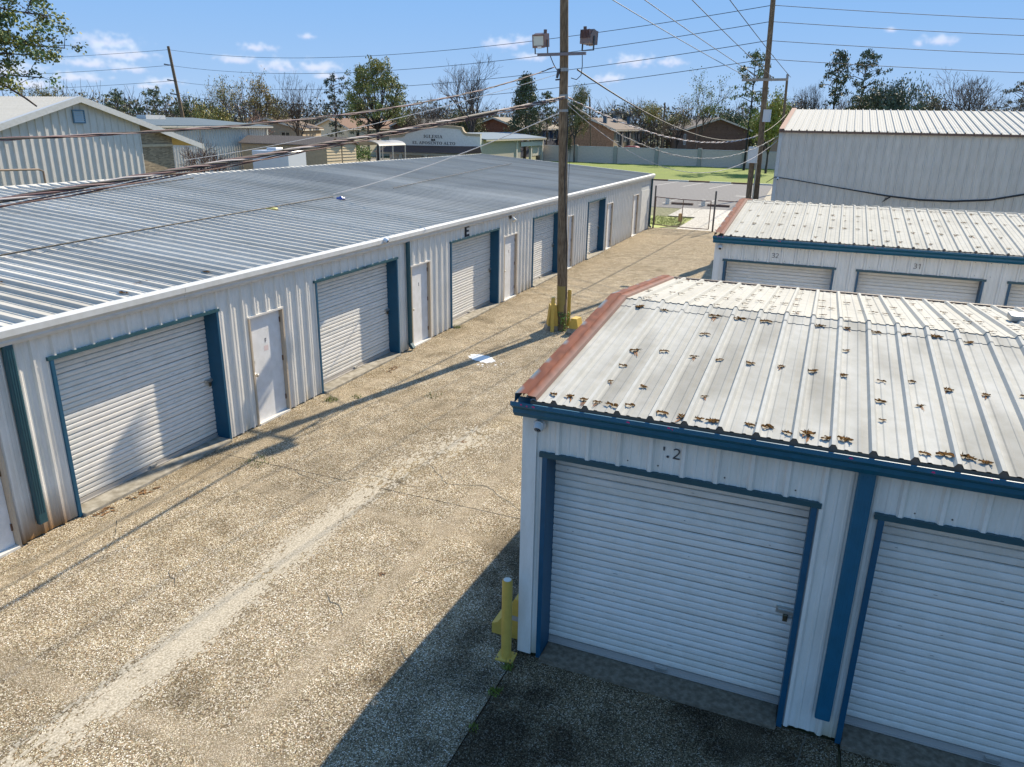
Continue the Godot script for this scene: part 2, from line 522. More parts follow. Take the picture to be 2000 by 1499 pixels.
# U runs to the right seen from outside, N points out
func roll_door(parent: Node, o: Vector3, U: Vector3, N: Vector3, u0: float, u1: float, h: float, label: String, latch := true, rec := 0.27, wear := 0.0) -> void:
	var x := Transform3D(Basis(U, Vector3.UP, N), o)
	var g := Geo.new()
	# blue trim round the opening, returning to the curtain
	g.box(Vector3(u0 - 0.038, 0.0, -rec - 0.02), Vector3(u0 + 0.012, h + 0.02, 0.040), x)
	part(parent, "door_jamb", g, M.jamb_blue_shaded)
	g = Geo.new()
	g.box(Vector3(u1 - 0.012, 0.0, -rec - 0.02), Vector3(u1 + 0.038, h + 0.02, 0.040), x)
	part(parent, "door_jamb", g, M.jamb_blue_shaded)
	g = Geo.new()
	g.box(Vector3(u0 - 0.07, h - 0.010, -rec - 0.03), Vector3(u1 + 0.07, h + 0.040, 0.043), x)
	part(parent, "door_header", g, M.teal)
	g = Geo.new()
	g.cbox(Vector3(u0 + 0.013, -0.03, -rec - 0.3), Vector3(u1 - 0.013, 0.045, 0.10), 0.012, x)
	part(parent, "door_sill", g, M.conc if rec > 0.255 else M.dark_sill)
	g = Geo.new()
	g.box(Vector3(u0 + 0.014, 0.052, -rec - 0.012), Vector3(u1 - 0.014, 0.115, -rec + 0.018), x)
	g.box(Vector3(u0 + 0.014, 0.052, -rec + 0.018), Vector3(u1 - 0.014, 0.060, -rec + 0.045), x)
	var door := part(parent, "roll_up_door", g, M.alum, label)
	var w := u1 - u0 - 0.026
	var sm := slat_mesh(w)
	var k := 0
	var y := 0.115
	while y < h - 0.05:
		var s := part(door, "slat", sm, [M.door_white, M.door_white_dull, M.door_white, M.door_white_warm, M.door_white_dull][(k * 7 + int(u0 * 3.0)) % 5] if k > 2 or u0 > 20.0 else M.door_grimy)
		s.transform = Transform3D(x.basis * Basis(Vector3(0, 0, 1), 0.0011 * sin(k * 3.7 + u0)) * Basis(Vector3.RIGHT, 0.03 * sin(k * 5.1 + u0 * 2.0)), x * Vector3(u0 + 0.013, y, -rec + 0.008 + 0.0022 * sin(k * 2.3 + u0)))
		y += 0.0775
		k += 1
	if latch:
		# scuffs and grime
		g = Geo.new()
		rng.seed = int(u0 * 100) + 3
		for i in 16:
			var sx := rng.randf_range(u0 + 0.1, u1 - 0.25)
			var sy := 0.115 + 0.0775 * rng.randi_range(2, 26) + 0.043
			var sw := rng.randf_range(0.01, 0.07)
			var q := rng.randf_range(0.10, 0.30)
			g.col = Color(q, q * 0.95, q * 0.88)
			g.quad(x * Vector3(sx, sy, -rec + 0.0145), x * Vector3(sx + sw, sy + rng.randf_range(-0.002, 0.002), -rec + 0.0145), x * Vector3(sx + sw * 0.8, sy + 0.005, -rec + 0.0145), x * Vector3(sx + 0.003, sy + 0.004, -rec + 0.0145), N)
		part(door, "scuff", g, M.plain).set_meta("kind", "stuff")
		g = Geo.new()
		g.box(Vector3(u1 - 0.17, 1.10, -rec + 0.008), Vector3(u1 - 0.005, 1.165, -rec + 0.034), x)
		g.box(Vector3(u1 - 0.15, 1.118, -rec + 0.034), Vector3(u1 + 0.0, 1.145, -rec + 0.05), x)
		g.col = Color(0.25, 0.22, 0.15)
		g.cbox(Vector3(u1 - 0.10, 1.03, -rec + 0.03), Vector3(u1 - 0.055, 1.10, -rec + 0.055), 0.006, x)
		part(door, "latch", g, M.steel)
		g = Geo.new()
		g.box(Vector3((u0 + u1) / 2 - 0.02, 0.075, -rec + 0.018), Vector3((u0 + u1) / 2 + 0.10, 0.105, -rec + 0.05), x)
		part(door, "pull_handle", g, M.steel)

func person_door(parent: Node, o: Vector3, U: Vector3, N: Vector3, u0: float, u1: float, h: float, label: String, mark := "", tan_frame := true) -> void:
	var x := Transform3D(Basis(U, Vector3.UP, N), o)
	var g := Geo.new()
	g.col = Color(0.46, 0.38, 0.28) if tan_frame else Color(0.5, 0.5, 0.5)
	g.box(Vector3(u0, 0.0, -0.09), Vector3(u0 + 0.035, h, 0.036), x)
	g.box(Vector3(u1 - 0.035, 0.0, -0.09), Vector3(u1, h, 0.036), x)
	g.col = Color(0.60, 0.58, 0.54)
	g.box(Vector3(u0 - 0.005, h, -0.09), Vector3(u1 + 0.005, h + 0.035, 0.039), x)
	part(parent, "door_frame", g, M.plain)
	g = Geo.new()
	g.cbox(Vector3(u0 + 0.038, 0.035, -0.085), Vector3(u1 - 0.038, h - 0.003, -0.043), 0.004, x)
	var door := part(parent, "door", g, M.door_flat, label)
	g = Geo.new()
	g.col = Color(0.62, 0.6, 0.55)
	g.box(Vector3(u0 + 0.036, 0.0, -0.1), Vector3(u1 - 0.036, 0.033, 0.05), x)
	part(parent, "threshold", g, M.plain)
	# knob
	g = Geo.new()
	var kp := x * Vector3(u0 + 0.11, 0.98, -0.043)
	g.tube(PackedVector3Array([kp, kp + N * 0.008, kp + N * 0.008, kp + N * 0.03, kp + N * 0.045, kp + N * 0.068, kp + N * 0.075]), PackedFloat32Array([0.038, 0.038, 0.016, 0.016, 0.034, 0.034, 0.012]), 12, true)
	part(door, "knob", g, M.steel)
	g = Geo.new()
	g.box(Vector3(u0 + 0.045, 1.20, -0.043), Vector3(u0 + 0.14, 1.245, -0.035), x)
	g.box(Vector3(u0 + 0.06, 1.16, -0.037), Vector3(u0 + 0.085, 1.21, -0.015), x)
	part(door, "hasp", g, M.steel)
	for y in [0.25, 1.05, 1.82]:
		g = Geo.new()
		g.col = Color(0.12, 0.06, 0.035)
		g.box(Vector3(u1 - 0.055, y, -0.044), Vector3(u1 - 0.03, y + 0.1, -0.025), x)
		part(door, "hinge", g, M.plain)
	if mark:
		text_on(door, "door_letter", mark, x * Vector3((u0 + u1) / 2, 1.56, -0.0425), x.basis, 0.08, Color(0.03, 0.03, 0.04))

func text_on(parent: Node, called: String, s: String, at: Vector3, b: Basis, size: float, col: Color, font := "Droid Sans", weight := 700) -> MeshInstance3D:
	var f := SystemFont.new()
	f.font_names = PackedStringArray([font])
	f.font_weight = weight
	var tm := TextMesh.new()
	tm.text = s
	tm.font = f
	tm.font_size = 64
	tm.pixel_size = size / 46.0
	tm.depth = 0.004
	var m := StandardMaterial3D.new()
	m.albedo_color = col.linear_to_srgb()
	m.roughness = 0.6
	var o := MeshInstance3D.new()
	o.mesh = tm
	o.material_override = m
	var key := "%d/%s" % [parent.get_instance_id(), called]
	var k: int = used.get(key, 0)
	used[key] = k + 1
	o.name = called if k == 0 else "%s_%03d" % [called, k]
	parent.add_child(o, true)
	o.transform = Transform3D(b, at)
	return o

# roof slope in panels of three ribs. o: eave corner, U along the eave, V up the slope
func metal_roof(parent: Node, o: Vector3, U: Vector3, V: Vector3, u0: float, u1: float, lengths: Array, m: Material, colfn = null, hr := 0.035, phase := 0.0, lift := 0.0, seg := 0.4) -> void:
	var N := V.cross(U).normalized()
	if N.y < 0: N = -N
	var k := floori((u0 - phase - P * 0.6) / PANEL)
	while phase + P * 0.6 + k * PANEL < u1:
		var a := maxf(u0, phase + P * 0.6 + k * PANEL)
		var b := minf(u1, phase + P * 0.6 + (k + 1) * PANEL)
		if b - a > 0.02:
			for i in lengths.size() - 1:
				var g := Geo.new()
				var v0: float = lengths[i]
				var v1: float = lengths[i + 1]
				sheet(g, o + N * (lift + 0.003 * (k & 1) + 0.006 * i), U, V, N, a, b + 0.006, v0 - (0.08 if i > 0 else 0.0), v1, hr, phase, colfn, maxi(1, int((v1 - v0) / seg)) if colfn != null else 1)
				part(parent, "roof_panel", g, m)
		k += 1

func blotch(x: float, y: float, f: float) -> float:
	return noise.get_noise_2d(x * f, y * f)

# ------------------------------------------------------------------ sky
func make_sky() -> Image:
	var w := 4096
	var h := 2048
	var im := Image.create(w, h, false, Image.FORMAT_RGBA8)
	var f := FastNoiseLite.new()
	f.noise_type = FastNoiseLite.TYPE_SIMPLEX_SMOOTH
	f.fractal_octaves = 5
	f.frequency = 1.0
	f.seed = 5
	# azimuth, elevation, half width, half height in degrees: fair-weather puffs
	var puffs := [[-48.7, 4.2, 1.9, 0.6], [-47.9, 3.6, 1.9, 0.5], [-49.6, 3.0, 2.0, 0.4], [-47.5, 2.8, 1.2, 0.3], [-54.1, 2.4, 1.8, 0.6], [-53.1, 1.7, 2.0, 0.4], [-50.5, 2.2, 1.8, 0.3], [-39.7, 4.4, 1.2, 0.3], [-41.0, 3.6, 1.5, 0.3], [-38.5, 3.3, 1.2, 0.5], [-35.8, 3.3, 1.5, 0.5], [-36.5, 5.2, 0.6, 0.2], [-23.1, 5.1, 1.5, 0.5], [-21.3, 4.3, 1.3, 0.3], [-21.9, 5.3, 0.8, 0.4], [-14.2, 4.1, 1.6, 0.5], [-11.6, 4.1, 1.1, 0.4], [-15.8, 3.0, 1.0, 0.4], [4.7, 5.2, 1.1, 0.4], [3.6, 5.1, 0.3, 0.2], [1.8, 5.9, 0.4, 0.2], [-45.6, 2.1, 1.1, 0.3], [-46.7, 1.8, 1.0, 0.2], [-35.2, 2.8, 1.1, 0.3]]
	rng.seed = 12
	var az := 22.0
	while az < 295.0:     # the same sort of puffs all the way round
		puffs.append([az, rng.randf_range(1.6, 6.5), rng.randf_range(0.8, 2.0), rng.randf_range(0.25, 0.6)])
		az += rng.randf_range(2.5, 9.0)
	for i in 46:          # larger unseen clouds overhead, added to whiten and lift the shade fill
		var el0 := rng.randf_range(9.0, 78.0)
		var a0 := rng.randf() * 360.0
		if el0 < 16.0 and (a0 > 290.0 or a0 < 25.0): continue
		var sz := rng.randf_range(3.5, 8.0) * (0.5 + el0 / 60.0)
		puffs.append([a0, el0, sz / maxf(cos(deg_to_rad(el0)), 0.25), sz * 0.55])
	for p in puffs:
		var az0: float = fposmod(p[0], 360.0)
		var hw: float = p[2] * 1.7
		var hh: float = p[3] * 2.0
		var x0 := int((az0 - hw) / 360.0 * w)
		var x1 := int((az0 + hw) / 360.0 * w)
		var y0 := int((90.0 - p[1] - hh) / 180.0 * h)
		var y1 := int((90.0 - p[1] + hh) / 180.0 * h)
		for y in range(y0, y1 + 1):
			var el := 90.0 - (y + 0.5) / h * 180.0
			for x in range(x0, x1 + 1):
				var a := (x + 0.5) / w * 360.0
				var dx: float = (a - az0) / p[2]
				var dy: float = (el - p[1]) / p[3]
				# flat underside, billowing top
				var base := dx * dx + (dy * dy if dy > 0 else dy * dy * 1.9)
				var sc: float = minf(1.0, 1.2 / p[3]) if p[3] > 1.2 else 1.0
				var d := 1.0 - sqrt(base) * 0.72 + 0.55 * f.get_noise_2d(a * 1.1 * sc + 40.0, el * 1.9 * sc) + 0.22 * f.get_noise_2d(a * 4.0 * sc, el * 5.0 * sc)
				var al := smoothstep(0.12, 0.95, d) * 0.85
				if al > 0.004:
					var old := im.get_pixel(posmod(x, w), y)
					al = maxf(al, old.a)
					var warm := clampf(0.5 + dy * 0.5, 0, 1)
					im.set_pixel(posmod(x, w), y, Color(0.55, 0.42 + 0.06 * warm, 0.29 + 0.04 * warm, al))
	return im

func vnoise(a: float, b: float) -> float:
	return noise.get_noise_2d(a, b)

# ------------------------------------------------------------------ the yard
func yard_tint(x: float, z: float, base: Color) -> Color:
	var c := base
	var n1 := vnoise(x * 6.0, z * 6.0)
	var n2 := vnoise(x * 28.0 + 300.0, z * 28.0)
	var n3 := vnoise(x * 2.0 - 80.0, z * 2.0)
	c = c * (1.0 + 0.20 * n1 + 0.16 * n2 + 0.24 * n3 + 0.05 * sin(floorf((z + 2.735) / 6.2) * 5.1))
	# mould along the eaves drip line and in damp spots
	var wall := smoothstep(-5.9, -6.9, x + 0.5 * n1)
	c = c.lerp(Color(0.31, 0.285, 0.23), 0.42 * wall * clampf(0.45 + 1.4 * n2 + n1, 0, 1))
	var spot := smoothstep(0.12, 0.5, n1 + 0.6 * n2)
	c = c.lerp(Color(0.40, 0.36, 0.29), 0.40 * spot * smoothstep(3.0, -4.0, z))
	# worn pale trail of sand down the drive
	if z > -12.0 and z < 10.0:
		var cx := -3.55 + 0.10 * sin(z * 0.9) + 0.12 * n1
		if z < -3.0:
			cx += (-3.0 - z) * 0.22
		var wd := 0.20 + 0.16 * vnoise(40.0, z * 20.0) + (0.12 if z < -2.0 else 0.0)
		var t := smoothstep(wd, wd * 0.35, absf(x - cx)) * smoothstep(-12.0, -6.0, z) * clampf(0.72 + 0.8 * n2, 0.0, 1.0)
		c = c.lerp(Color(0.98, 0.95, 0.86), t * 0.8)
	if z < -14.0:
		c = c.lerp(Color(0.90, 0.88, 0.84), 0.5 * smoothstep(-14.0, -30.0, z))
	# oil drips and tyre wear
	var oil := smoothstep(0.42, 0.62, vnoise(x * 10.0 + 500.0, z * 7.0)) * smoothstep(0.4, -0.6, z - 6.0)
	c = c.lerp(Color(0.33, 0.31, 0.27), 0.55 * oil)
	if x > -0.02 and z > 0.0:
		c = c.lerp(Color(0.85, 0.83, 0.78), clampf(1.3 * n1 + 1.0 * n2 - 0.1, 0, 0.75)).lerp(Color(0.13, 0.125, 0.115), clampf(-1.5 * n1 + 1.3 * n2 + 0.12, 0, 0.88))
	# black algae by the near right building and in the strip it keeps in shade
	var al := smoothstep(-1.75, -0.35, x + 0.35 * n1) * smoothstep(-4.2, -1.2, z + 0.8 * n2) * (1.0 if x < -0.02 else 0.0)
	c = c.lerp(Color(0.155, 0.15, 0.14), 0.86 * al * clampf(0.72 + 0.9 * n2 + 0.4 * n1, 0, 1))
	c.a = 1.0
	return c

func sand_trail(parent: Node) -> void:
	# pale sand washed down the middle of the drive: a broken core, thinning out sideways
	var g := Geo.new()
	rng.seed = 21
	for i in 22000:
		var z := rng.randf_range(-6.2, 9.0)
		var fade := smoothstep(-6.2, -4.2, z) * (0.55 + 0.9 * vnoise(17.0, z * 9.0))
		if rng.randf() > fade: continue
		var cx := -3.55 + 0.07 * sin(z * 0.8) + (0.5 * smoothstep(-3.0, -6.0, z))
		var sg := 0.16 + (0.20 * smoothstep(-2.2, -3.8, z)) + 0.06 * vnoise(77.0, z * 6.0)
		var off := rng.randfn() * sg
		var q := rng.randf_range(0.008, 0.030) * (1.0 - 0.55 * minf(1.0, absf(off) / (sg * 2.2)))
		var p := Vector3(cx + off, 0.0012 + rng.randf() * 0.0015, z)
		var t := rng.randf_range(0.86, 1.06)
		g.col = Color(minf(t, 1), minf(t, 1) * 0.99, minf(t, 1) * 0.97)
		var st := rng.randf_range(1.2, 2.6)
		g.quad(p + Vector3(-q, 0, -q * st), p + Vector3(q * 0.8, 0, -q * st * 0.7), p + Vector3(q, 0, q * st * 0.8), p + Vector3(-q * 0.7, 0, q * st), Vector3.UP)
	part(parent, "sand", g, M.sand).set_meta("kind", "stuff")

func slab(parent: Node, x0: float, x1: float, z0: float, z1: float, step: float, m: Material, base: Color, called := "slab", y := 0.0) -> void:
	var g := Geo.new()
	var nx := maxi(1, int((x1 - x0) / step))
	var nz := maxi(1, int((z1 - z0) / step))
	var k0 := g.v.size()
	for j in nz + 1:
		for i in nx + 1:
			var x := lerpf(x0, x1, float(i) / nx)
			var z := lerpf(z0, z1, float(j) / nz)
			g.v.append(Vector3(x, y, z))
			g.n.append(Vector3.UP)
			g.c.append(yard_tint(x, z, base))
	for j in nz:
		for i in nx:
			var a := k0 + j * (nx + 1) + i
			g.ix.append_array(PackedInt32Array([a, a + 1, a + nx + 1, a + 1, a + nx + 2, a + nx + 1]))
	g.col = base * 0.5
	g.col.a = 1
	g.quad(Vector3(x0, y, z0), Vector3(x1, y, z0), Vector3(x1, y - 0.12, z0), Vector3(x0, y - 0.12, z0), Vector3(0, 0, -1))
	g.quad(Vector3(x0, y, z1), Vector3(x1, y, z1), Vector3(x1, y - 0.12, z1), Vector3(x0, y - 0.12, z1), Vector3(0, 0, 1))
	g.quad(Vector3(x0, y, z0), Vector3(x0, y, z1), Vector3(x0, y - 0.12, z1), Vector3(x0, y - 0.12, z0), Vector3(-1, 0, 0))
	g.quad(Vector3(x1, y, z0), Vector3(x1, y, z1), Vector3(x1, y - 0.12, z1), Vector3(x1, y - 0.12, z0), Vector3(1, 0, 0))
	part(parent, called, g, m)

func crack(parent: Node, pts: Array, w: float, sd: int, called := "crack", col := Color(0.085, 0.075, 0.055)) -> void:
	var g := Geo.new()
	g.col = col
	rng.seed = sd
	var line := []
	for i in pts.size() - 1:
		var a: Vector2 = pts[i]
		var b: Vector2 = pts[i + 1]
		var k := maxi(2, int(a.distance_to(b) / 0.09))
		for j in k:
			var p := a.lerp(b, float(j) / k)
			line.append(p + Vector2(rng.randf_range(-0.02, 0.02), rng.randf_range(-0.02, 0.02)))
	line.append(pts[-1])
	for i in line.size() - 1:
		var a: Vector2 = line[i]
		var b: Vector2 = line[i + 1]
		var e := (b - a).orthogonal().normalized() * w * 0.5 * rng.randf_range(0.35, 1.2)
		e *= 0.6
		g.quad(Vector3(a.x - e.x, 0.004, a.y - e.y), Vector3(a.x + e.x, 0.004, a.y + e.y), Vector3(b.x + e.x, 0.004, b.y + e.y), Vector3(b.x - e.x, 0.004, b.y - e.y), Vector3.UP)
	part(parent, called, g, M.plain)

func tuft(g: Geo, at: Vector3, n: int, h: float, spread: float) -> void:
	for i in n:
		var p := at + Vector3(rng.randf_range(-1, 1), 0, rng.randf_range(-1, 1)) * spread
		var a := rng.randf() * TAU
		var d := Vector3(cos(a), 0, sin(a))
		var hh := h * rng.randf_range(0.5, 1.2)
		var tip := p + Vector3.UP * hh + Vector3(rng.randf_range(-1, 1), 0, rng.randf_range(-1, 1)) * hh * 0.6
		var q := rng.randf_range(0.6, 1.3)
		g.col = Color(0.15 * q, 0.20 * q, 0.03 * q)
		g.tri(p - d * 0.007, p + d * 0.007, tip, Vector3(-d.z, 0.3, d.x))

func make_ground() -> void:
	var g := Geo.new()
	g.box(Vector3(-420, -0.5, -460), Vector3(380, -0.06, 120))
	structure("ground", g, M.dirt)
	var yard := Node3D.new()
	yard.name = "pavement"
	add_child(yard)
	yard.set_meta("kind", "structure")
	var joints := [16.0, 9.75, 3.55, -2.735, -8.9, -15.06, -21.1, -27.2, -33.2, -37.3]
	for i in joints.size() - 1:
		var near: bool = joints[i] > -9.0
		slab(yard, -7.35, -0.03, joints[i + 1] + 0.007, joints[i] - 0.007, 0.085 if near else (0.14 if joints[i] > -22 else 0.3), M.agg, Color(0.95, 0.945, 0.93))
	g = Geo.new()
	g.col = Color(0.30, 0.27, 0.21)
	for z in joints:
		g.quad(Vector3(-7.3, -0.006, z - 0.01), Vector3(-0.03, -0.006, z - 0.01), Vector3(-0.03, -0.006, z + 0.01), Vector3(-7.3, -0.006, z + 0.01), Vector3.UP)
	part(yard, "joint_filler", g, M.matte).set_meta("kind", "stuff")
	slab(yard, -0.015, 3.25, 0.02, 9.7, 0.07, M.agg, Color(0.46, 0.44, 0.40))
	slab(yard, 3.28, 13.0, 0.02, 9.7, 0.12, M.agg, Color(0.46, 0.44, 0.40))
	slab(yard, -0.015, 16.0, -12.6, -6.4, 0.4, M.pad, Color(0.34, 0.32, 0.28))
	slab(yard, -7.3, -6.0, -49.3, -43.8, 0.5, M.pad, Color(0.44, 0.40, 0.33))
	slab(yard, -5.98, -1.2, -49.3, -43.8, 0.5, M.pad, Color(0.45, 0.41, 0.34))
	slab(yard, -5.5, -1.2, -43.77, -37.33, 0.5, M.pad, Color(0.46, 0.42, 0.35))
	slab(yard, -1.17, 1.5, -48.0, -22.5, 0.6, M.pad, Color(0.42, 0.39, 0.33))
	# cracks in the slabs
	crack(yard, [Vector2(-5.3, -2.725), Vector2(-4.4, -2.5), Vector2(-3.9, -3.1), Vector2(-3.0, -3.0)], 0.016, 1)
	crack(yard, [Vector2(-4.17, -8.83), Vector2(-3.1, -8.7), Vector2(-1.9, -8.85)], 0.016, 2)
	crack(yard, [Vector2(-3.3, -3.9), Vector2(-2.6, -3.3), Vector2(-2.0, -3.5), Vector2(-1.1, -2.9)], 0.02, 3)
	crack(yard, [Vector2(-2.65, -0.05), Vector2(-2.45, 0.1), Vector2(-2.32, 0.1), Vector2(-2.15, 0.27)], 0.02, 4)
	crack(yard, [Vector2(-1.25, 0.45), Vector2(-1.12, 0.62), Vector2(-1.0, 0.66), Vector2(-0.85, 0.85)], 0.02, 5)
	crack(yard, [Vector2(-4.75, 0.35), Vector2(-4.6, 0.5), Vector2(-4.5, 0.5), Vector2(-4.38, 0.62)], 0.014, 12)
	sand_trail(yard)
	crack(yard, [Vector2(-4.6, -5.6), Vector2(-3.9, -5.2), Vector2(-3.4, -5.6), Vector2(-2.5, -5.2)], 0.014, 6)
	crack(yard, [Vector2(-6.4, -0.3), Vector2(-6.0, 0.1), Vector2(-5.7, 0.6)], 0.014, 7)
	crack(yard, [Vector2(-2.4, -6.3), Vector2(-1.5, -6.9), Vector2(-0.9, -6.6)], 0.016, 8)
	crack(yard, [Vector2(2.95, 0.05), Vector2(2.9, 0.5), Vector2(3.05, 0.9), Vector2(3.0, 1.8)], 0.03, 9)
	crack(yard, [Vector2(-1.8, -0.4), Vector2(-1.5, -1.2), Vector2(-1.1, -1.6)], 0.012, 10)
	crack(yard, [Vector2(-6.3, -11.4), Vector2(-5.6, -11.0), Vector2(-4.7, -11.5)], 0.014, 11)
	# a spill of white paint
	g = Geo.new()
	g.col = Color(0.74, 0.75, 0.75)
	var ring: Array[Vector3] = []
	rng.seed = 5
	for i in 36:
		var a := TAU * i / 36
		var r := Vector2(0.46 * cos(a), 0.27 * sin(a)) * (0.86 + 0.3 * vnoise(cos(a) * 90.0, sin(a) * 90.0) + (0.16 * rng.randf() if absf(a - 0.5) < 1.2 else 0.0))
		r = r.rotated(0.42)
		ring.append(Vector3(-4.99 + r.x, 0.005, -9.82 + r.y))
	for i in 36:
		g.tri(Vector3(-4.99, 0.005, -9.82), ring[i], ring[(i + 1) % 36], Vector3.UP)
	for i in 14:
		var p := Vector3(-4.75 + rng.randf_range(-0.2, 0.4), 0.005, -9.6 + rng.randf_range(-0.25, 0.4))
		var s := rng.randf_range(0.01, 0.035)
		g.quad(p + Vector3(-s, 0, -s), p + Vector3(s, 0, -s * 0.6), p + Vector3(s * 0.8, 0, s), p + Vector3(-s, 0, s * 0.7), Vector3.UP)
	part(yard, "paint_spill", g, M.plain, "splash of white paint on the pavement")
	# the street past the gate
	g = Geo.new()
	g.box(Vector3(-40, -0.3, -77.0), Vector3(90, -0.04, -49.3))
	structure("street", g, M.asphalt)
	g = Geo.new()
	g.col = Color(0.36, 0.35, 0.33)
	for q in [[-13.8, -70.0, -12.9, -77.0], [-11.2, -70.0, -10.2, -77.0], [-8.5, -69.0, -7.3, -77.0], [-9.5, -52.5, -8.9, -57.0], [-6.8, -52.5, -6.2, -57.0], [-4.2, -52.5, -3.6, -57.0]]:
		g.quad(Vector3(q[0], -0.035, q[1]), Vector3(q[0] + 0.12, -0.035, q[1]), Vector3(q[2] + 0.12, -0.035, q[3]), Vector3(q[2], -0.035, q[3]), Vector3.UP)
	g.quad(Vector3(-5.2, -0.035, -62.0), Vector3(-3.4, -0.035, -62.0), Vector3(-3.4, -0.035, -62.4), Vector3(-5.2, -0.035, -62.4), Vector3.UP)
	structure("road_markings", g, M.plain)
	# kerb painted in turns
	var kerb := Node3D.new()
	kerb.name = "kerb"
	add_child(kerb)
	kerb.set_meta("kind", "structure")
	var kx := -38.0
	var kk := 0
	while kx < 40.0:
		g = Geo.new()
		g.col = Color(0.19, 0.10, 0.06) if kk % 2 == 0 else Color(0.68, 0.62, 0.5)
		g.cbox(Vector3(kx + 0.01, -0.05, -77.3), Vector3(kx + 2.17, 0.10, -77.0), 0.02)
		part(kerb, "kerb_stone", g, M.stucco)
		kx += 2.18
		kk += 1
	# lawn, a sheet with unevenness
	g = Geo.new()
	var nx := 60
	var nz := 26
	for j in nz + 1:
		for i in nx + 1:
			var x := lerpf(-40, 60, float(i) / nx)
			var z := lerpf(-112, -77.3, float(j) / nz)
			g.v.append(Vector3(x, 0.03 + 0.12 * vnoise(x * 8, z * 8), z))
			g.n.append(Vector3.UP)
			var q := 1.0 + 0.35 * vnoise(x * 4, z * 9)
			g.c.append(Color(q, q, q))
	for j in nz:
		for i in nx:
			var a := j * (nx + 1) + i
			g.ix.append_array(PackedInt32Array([a, a + 1, a + nx + 1, a + 1, a + nx + 2, a + nx + 1]))
	structure("lawn", g, M.grass)
	g = Geo.new()
	g.col = Color(0.50, 0.45, 0.36)
	g.quad(Vector3(-3.3, -0.02, -77.0), Vector3(1.5, -0.02, -77.0), Vector3(1.5, -0.02, -48.0), Vector3(-2.3, -0.02, -48.0), Vector3.UP)
	structure("sidewalk", g, M.pad)
	# grass corner inside the gate
	g = Geo.new()
	g.col = Color(0.24, 0.28, 0.03)
	g.quad(Vector3(-9.5, -0.03, -43.7), Vector3(-5.55, -0.03, -43.2), Vector3(-5.55, -0.03, -40.6), Vector3(-9.5, -0.03, -37.3), Vector3.UP)
	g.tri(Vector3(-9.5, -0.03, -37.3), Vector3(-6.6, -0.03, -37.35), Vector3(-5.55, -0.03, -40.6), Vector3.UP)
	rng.seed = 8
	for i in 900:
		var p := Vector3(rng.randf_range(-7.9, -5.6), -0.03, rng.randf_range(-43.5, -38.6))
		tuft(g, p, 3, 0.11, 0.05)
	var gp := single("grass", g, M.leaf, "patch of bright grass by the gate post", "grass")
	gp.set_meta("kind", "stuff")
	# gravel lot and verge behind the long building
	g = Geo.new()
	g.col = Color(0.50, 0.44, 0.34)
	g.quad(Vector3(-130, -0.03, -100.0), Vector3(-46, -0.03, -100.0), Vector3(-40, -0.03, 20), Vector3(-130, -0.03, 20), Vector3.UP)
	structure("gravel_lot", g, M.pad)
	g = Geo.new()
	g.quad(Vector3(-56.7, -0.015, -46.0), Vector3(-50.1, -0.015, -60.5), Vector3(-56.6, -0.015, -68.0), Vector3(-62.5, -0.015, -53.0), Vector3.UP)
	structure("grass_verge", g, M.grass)

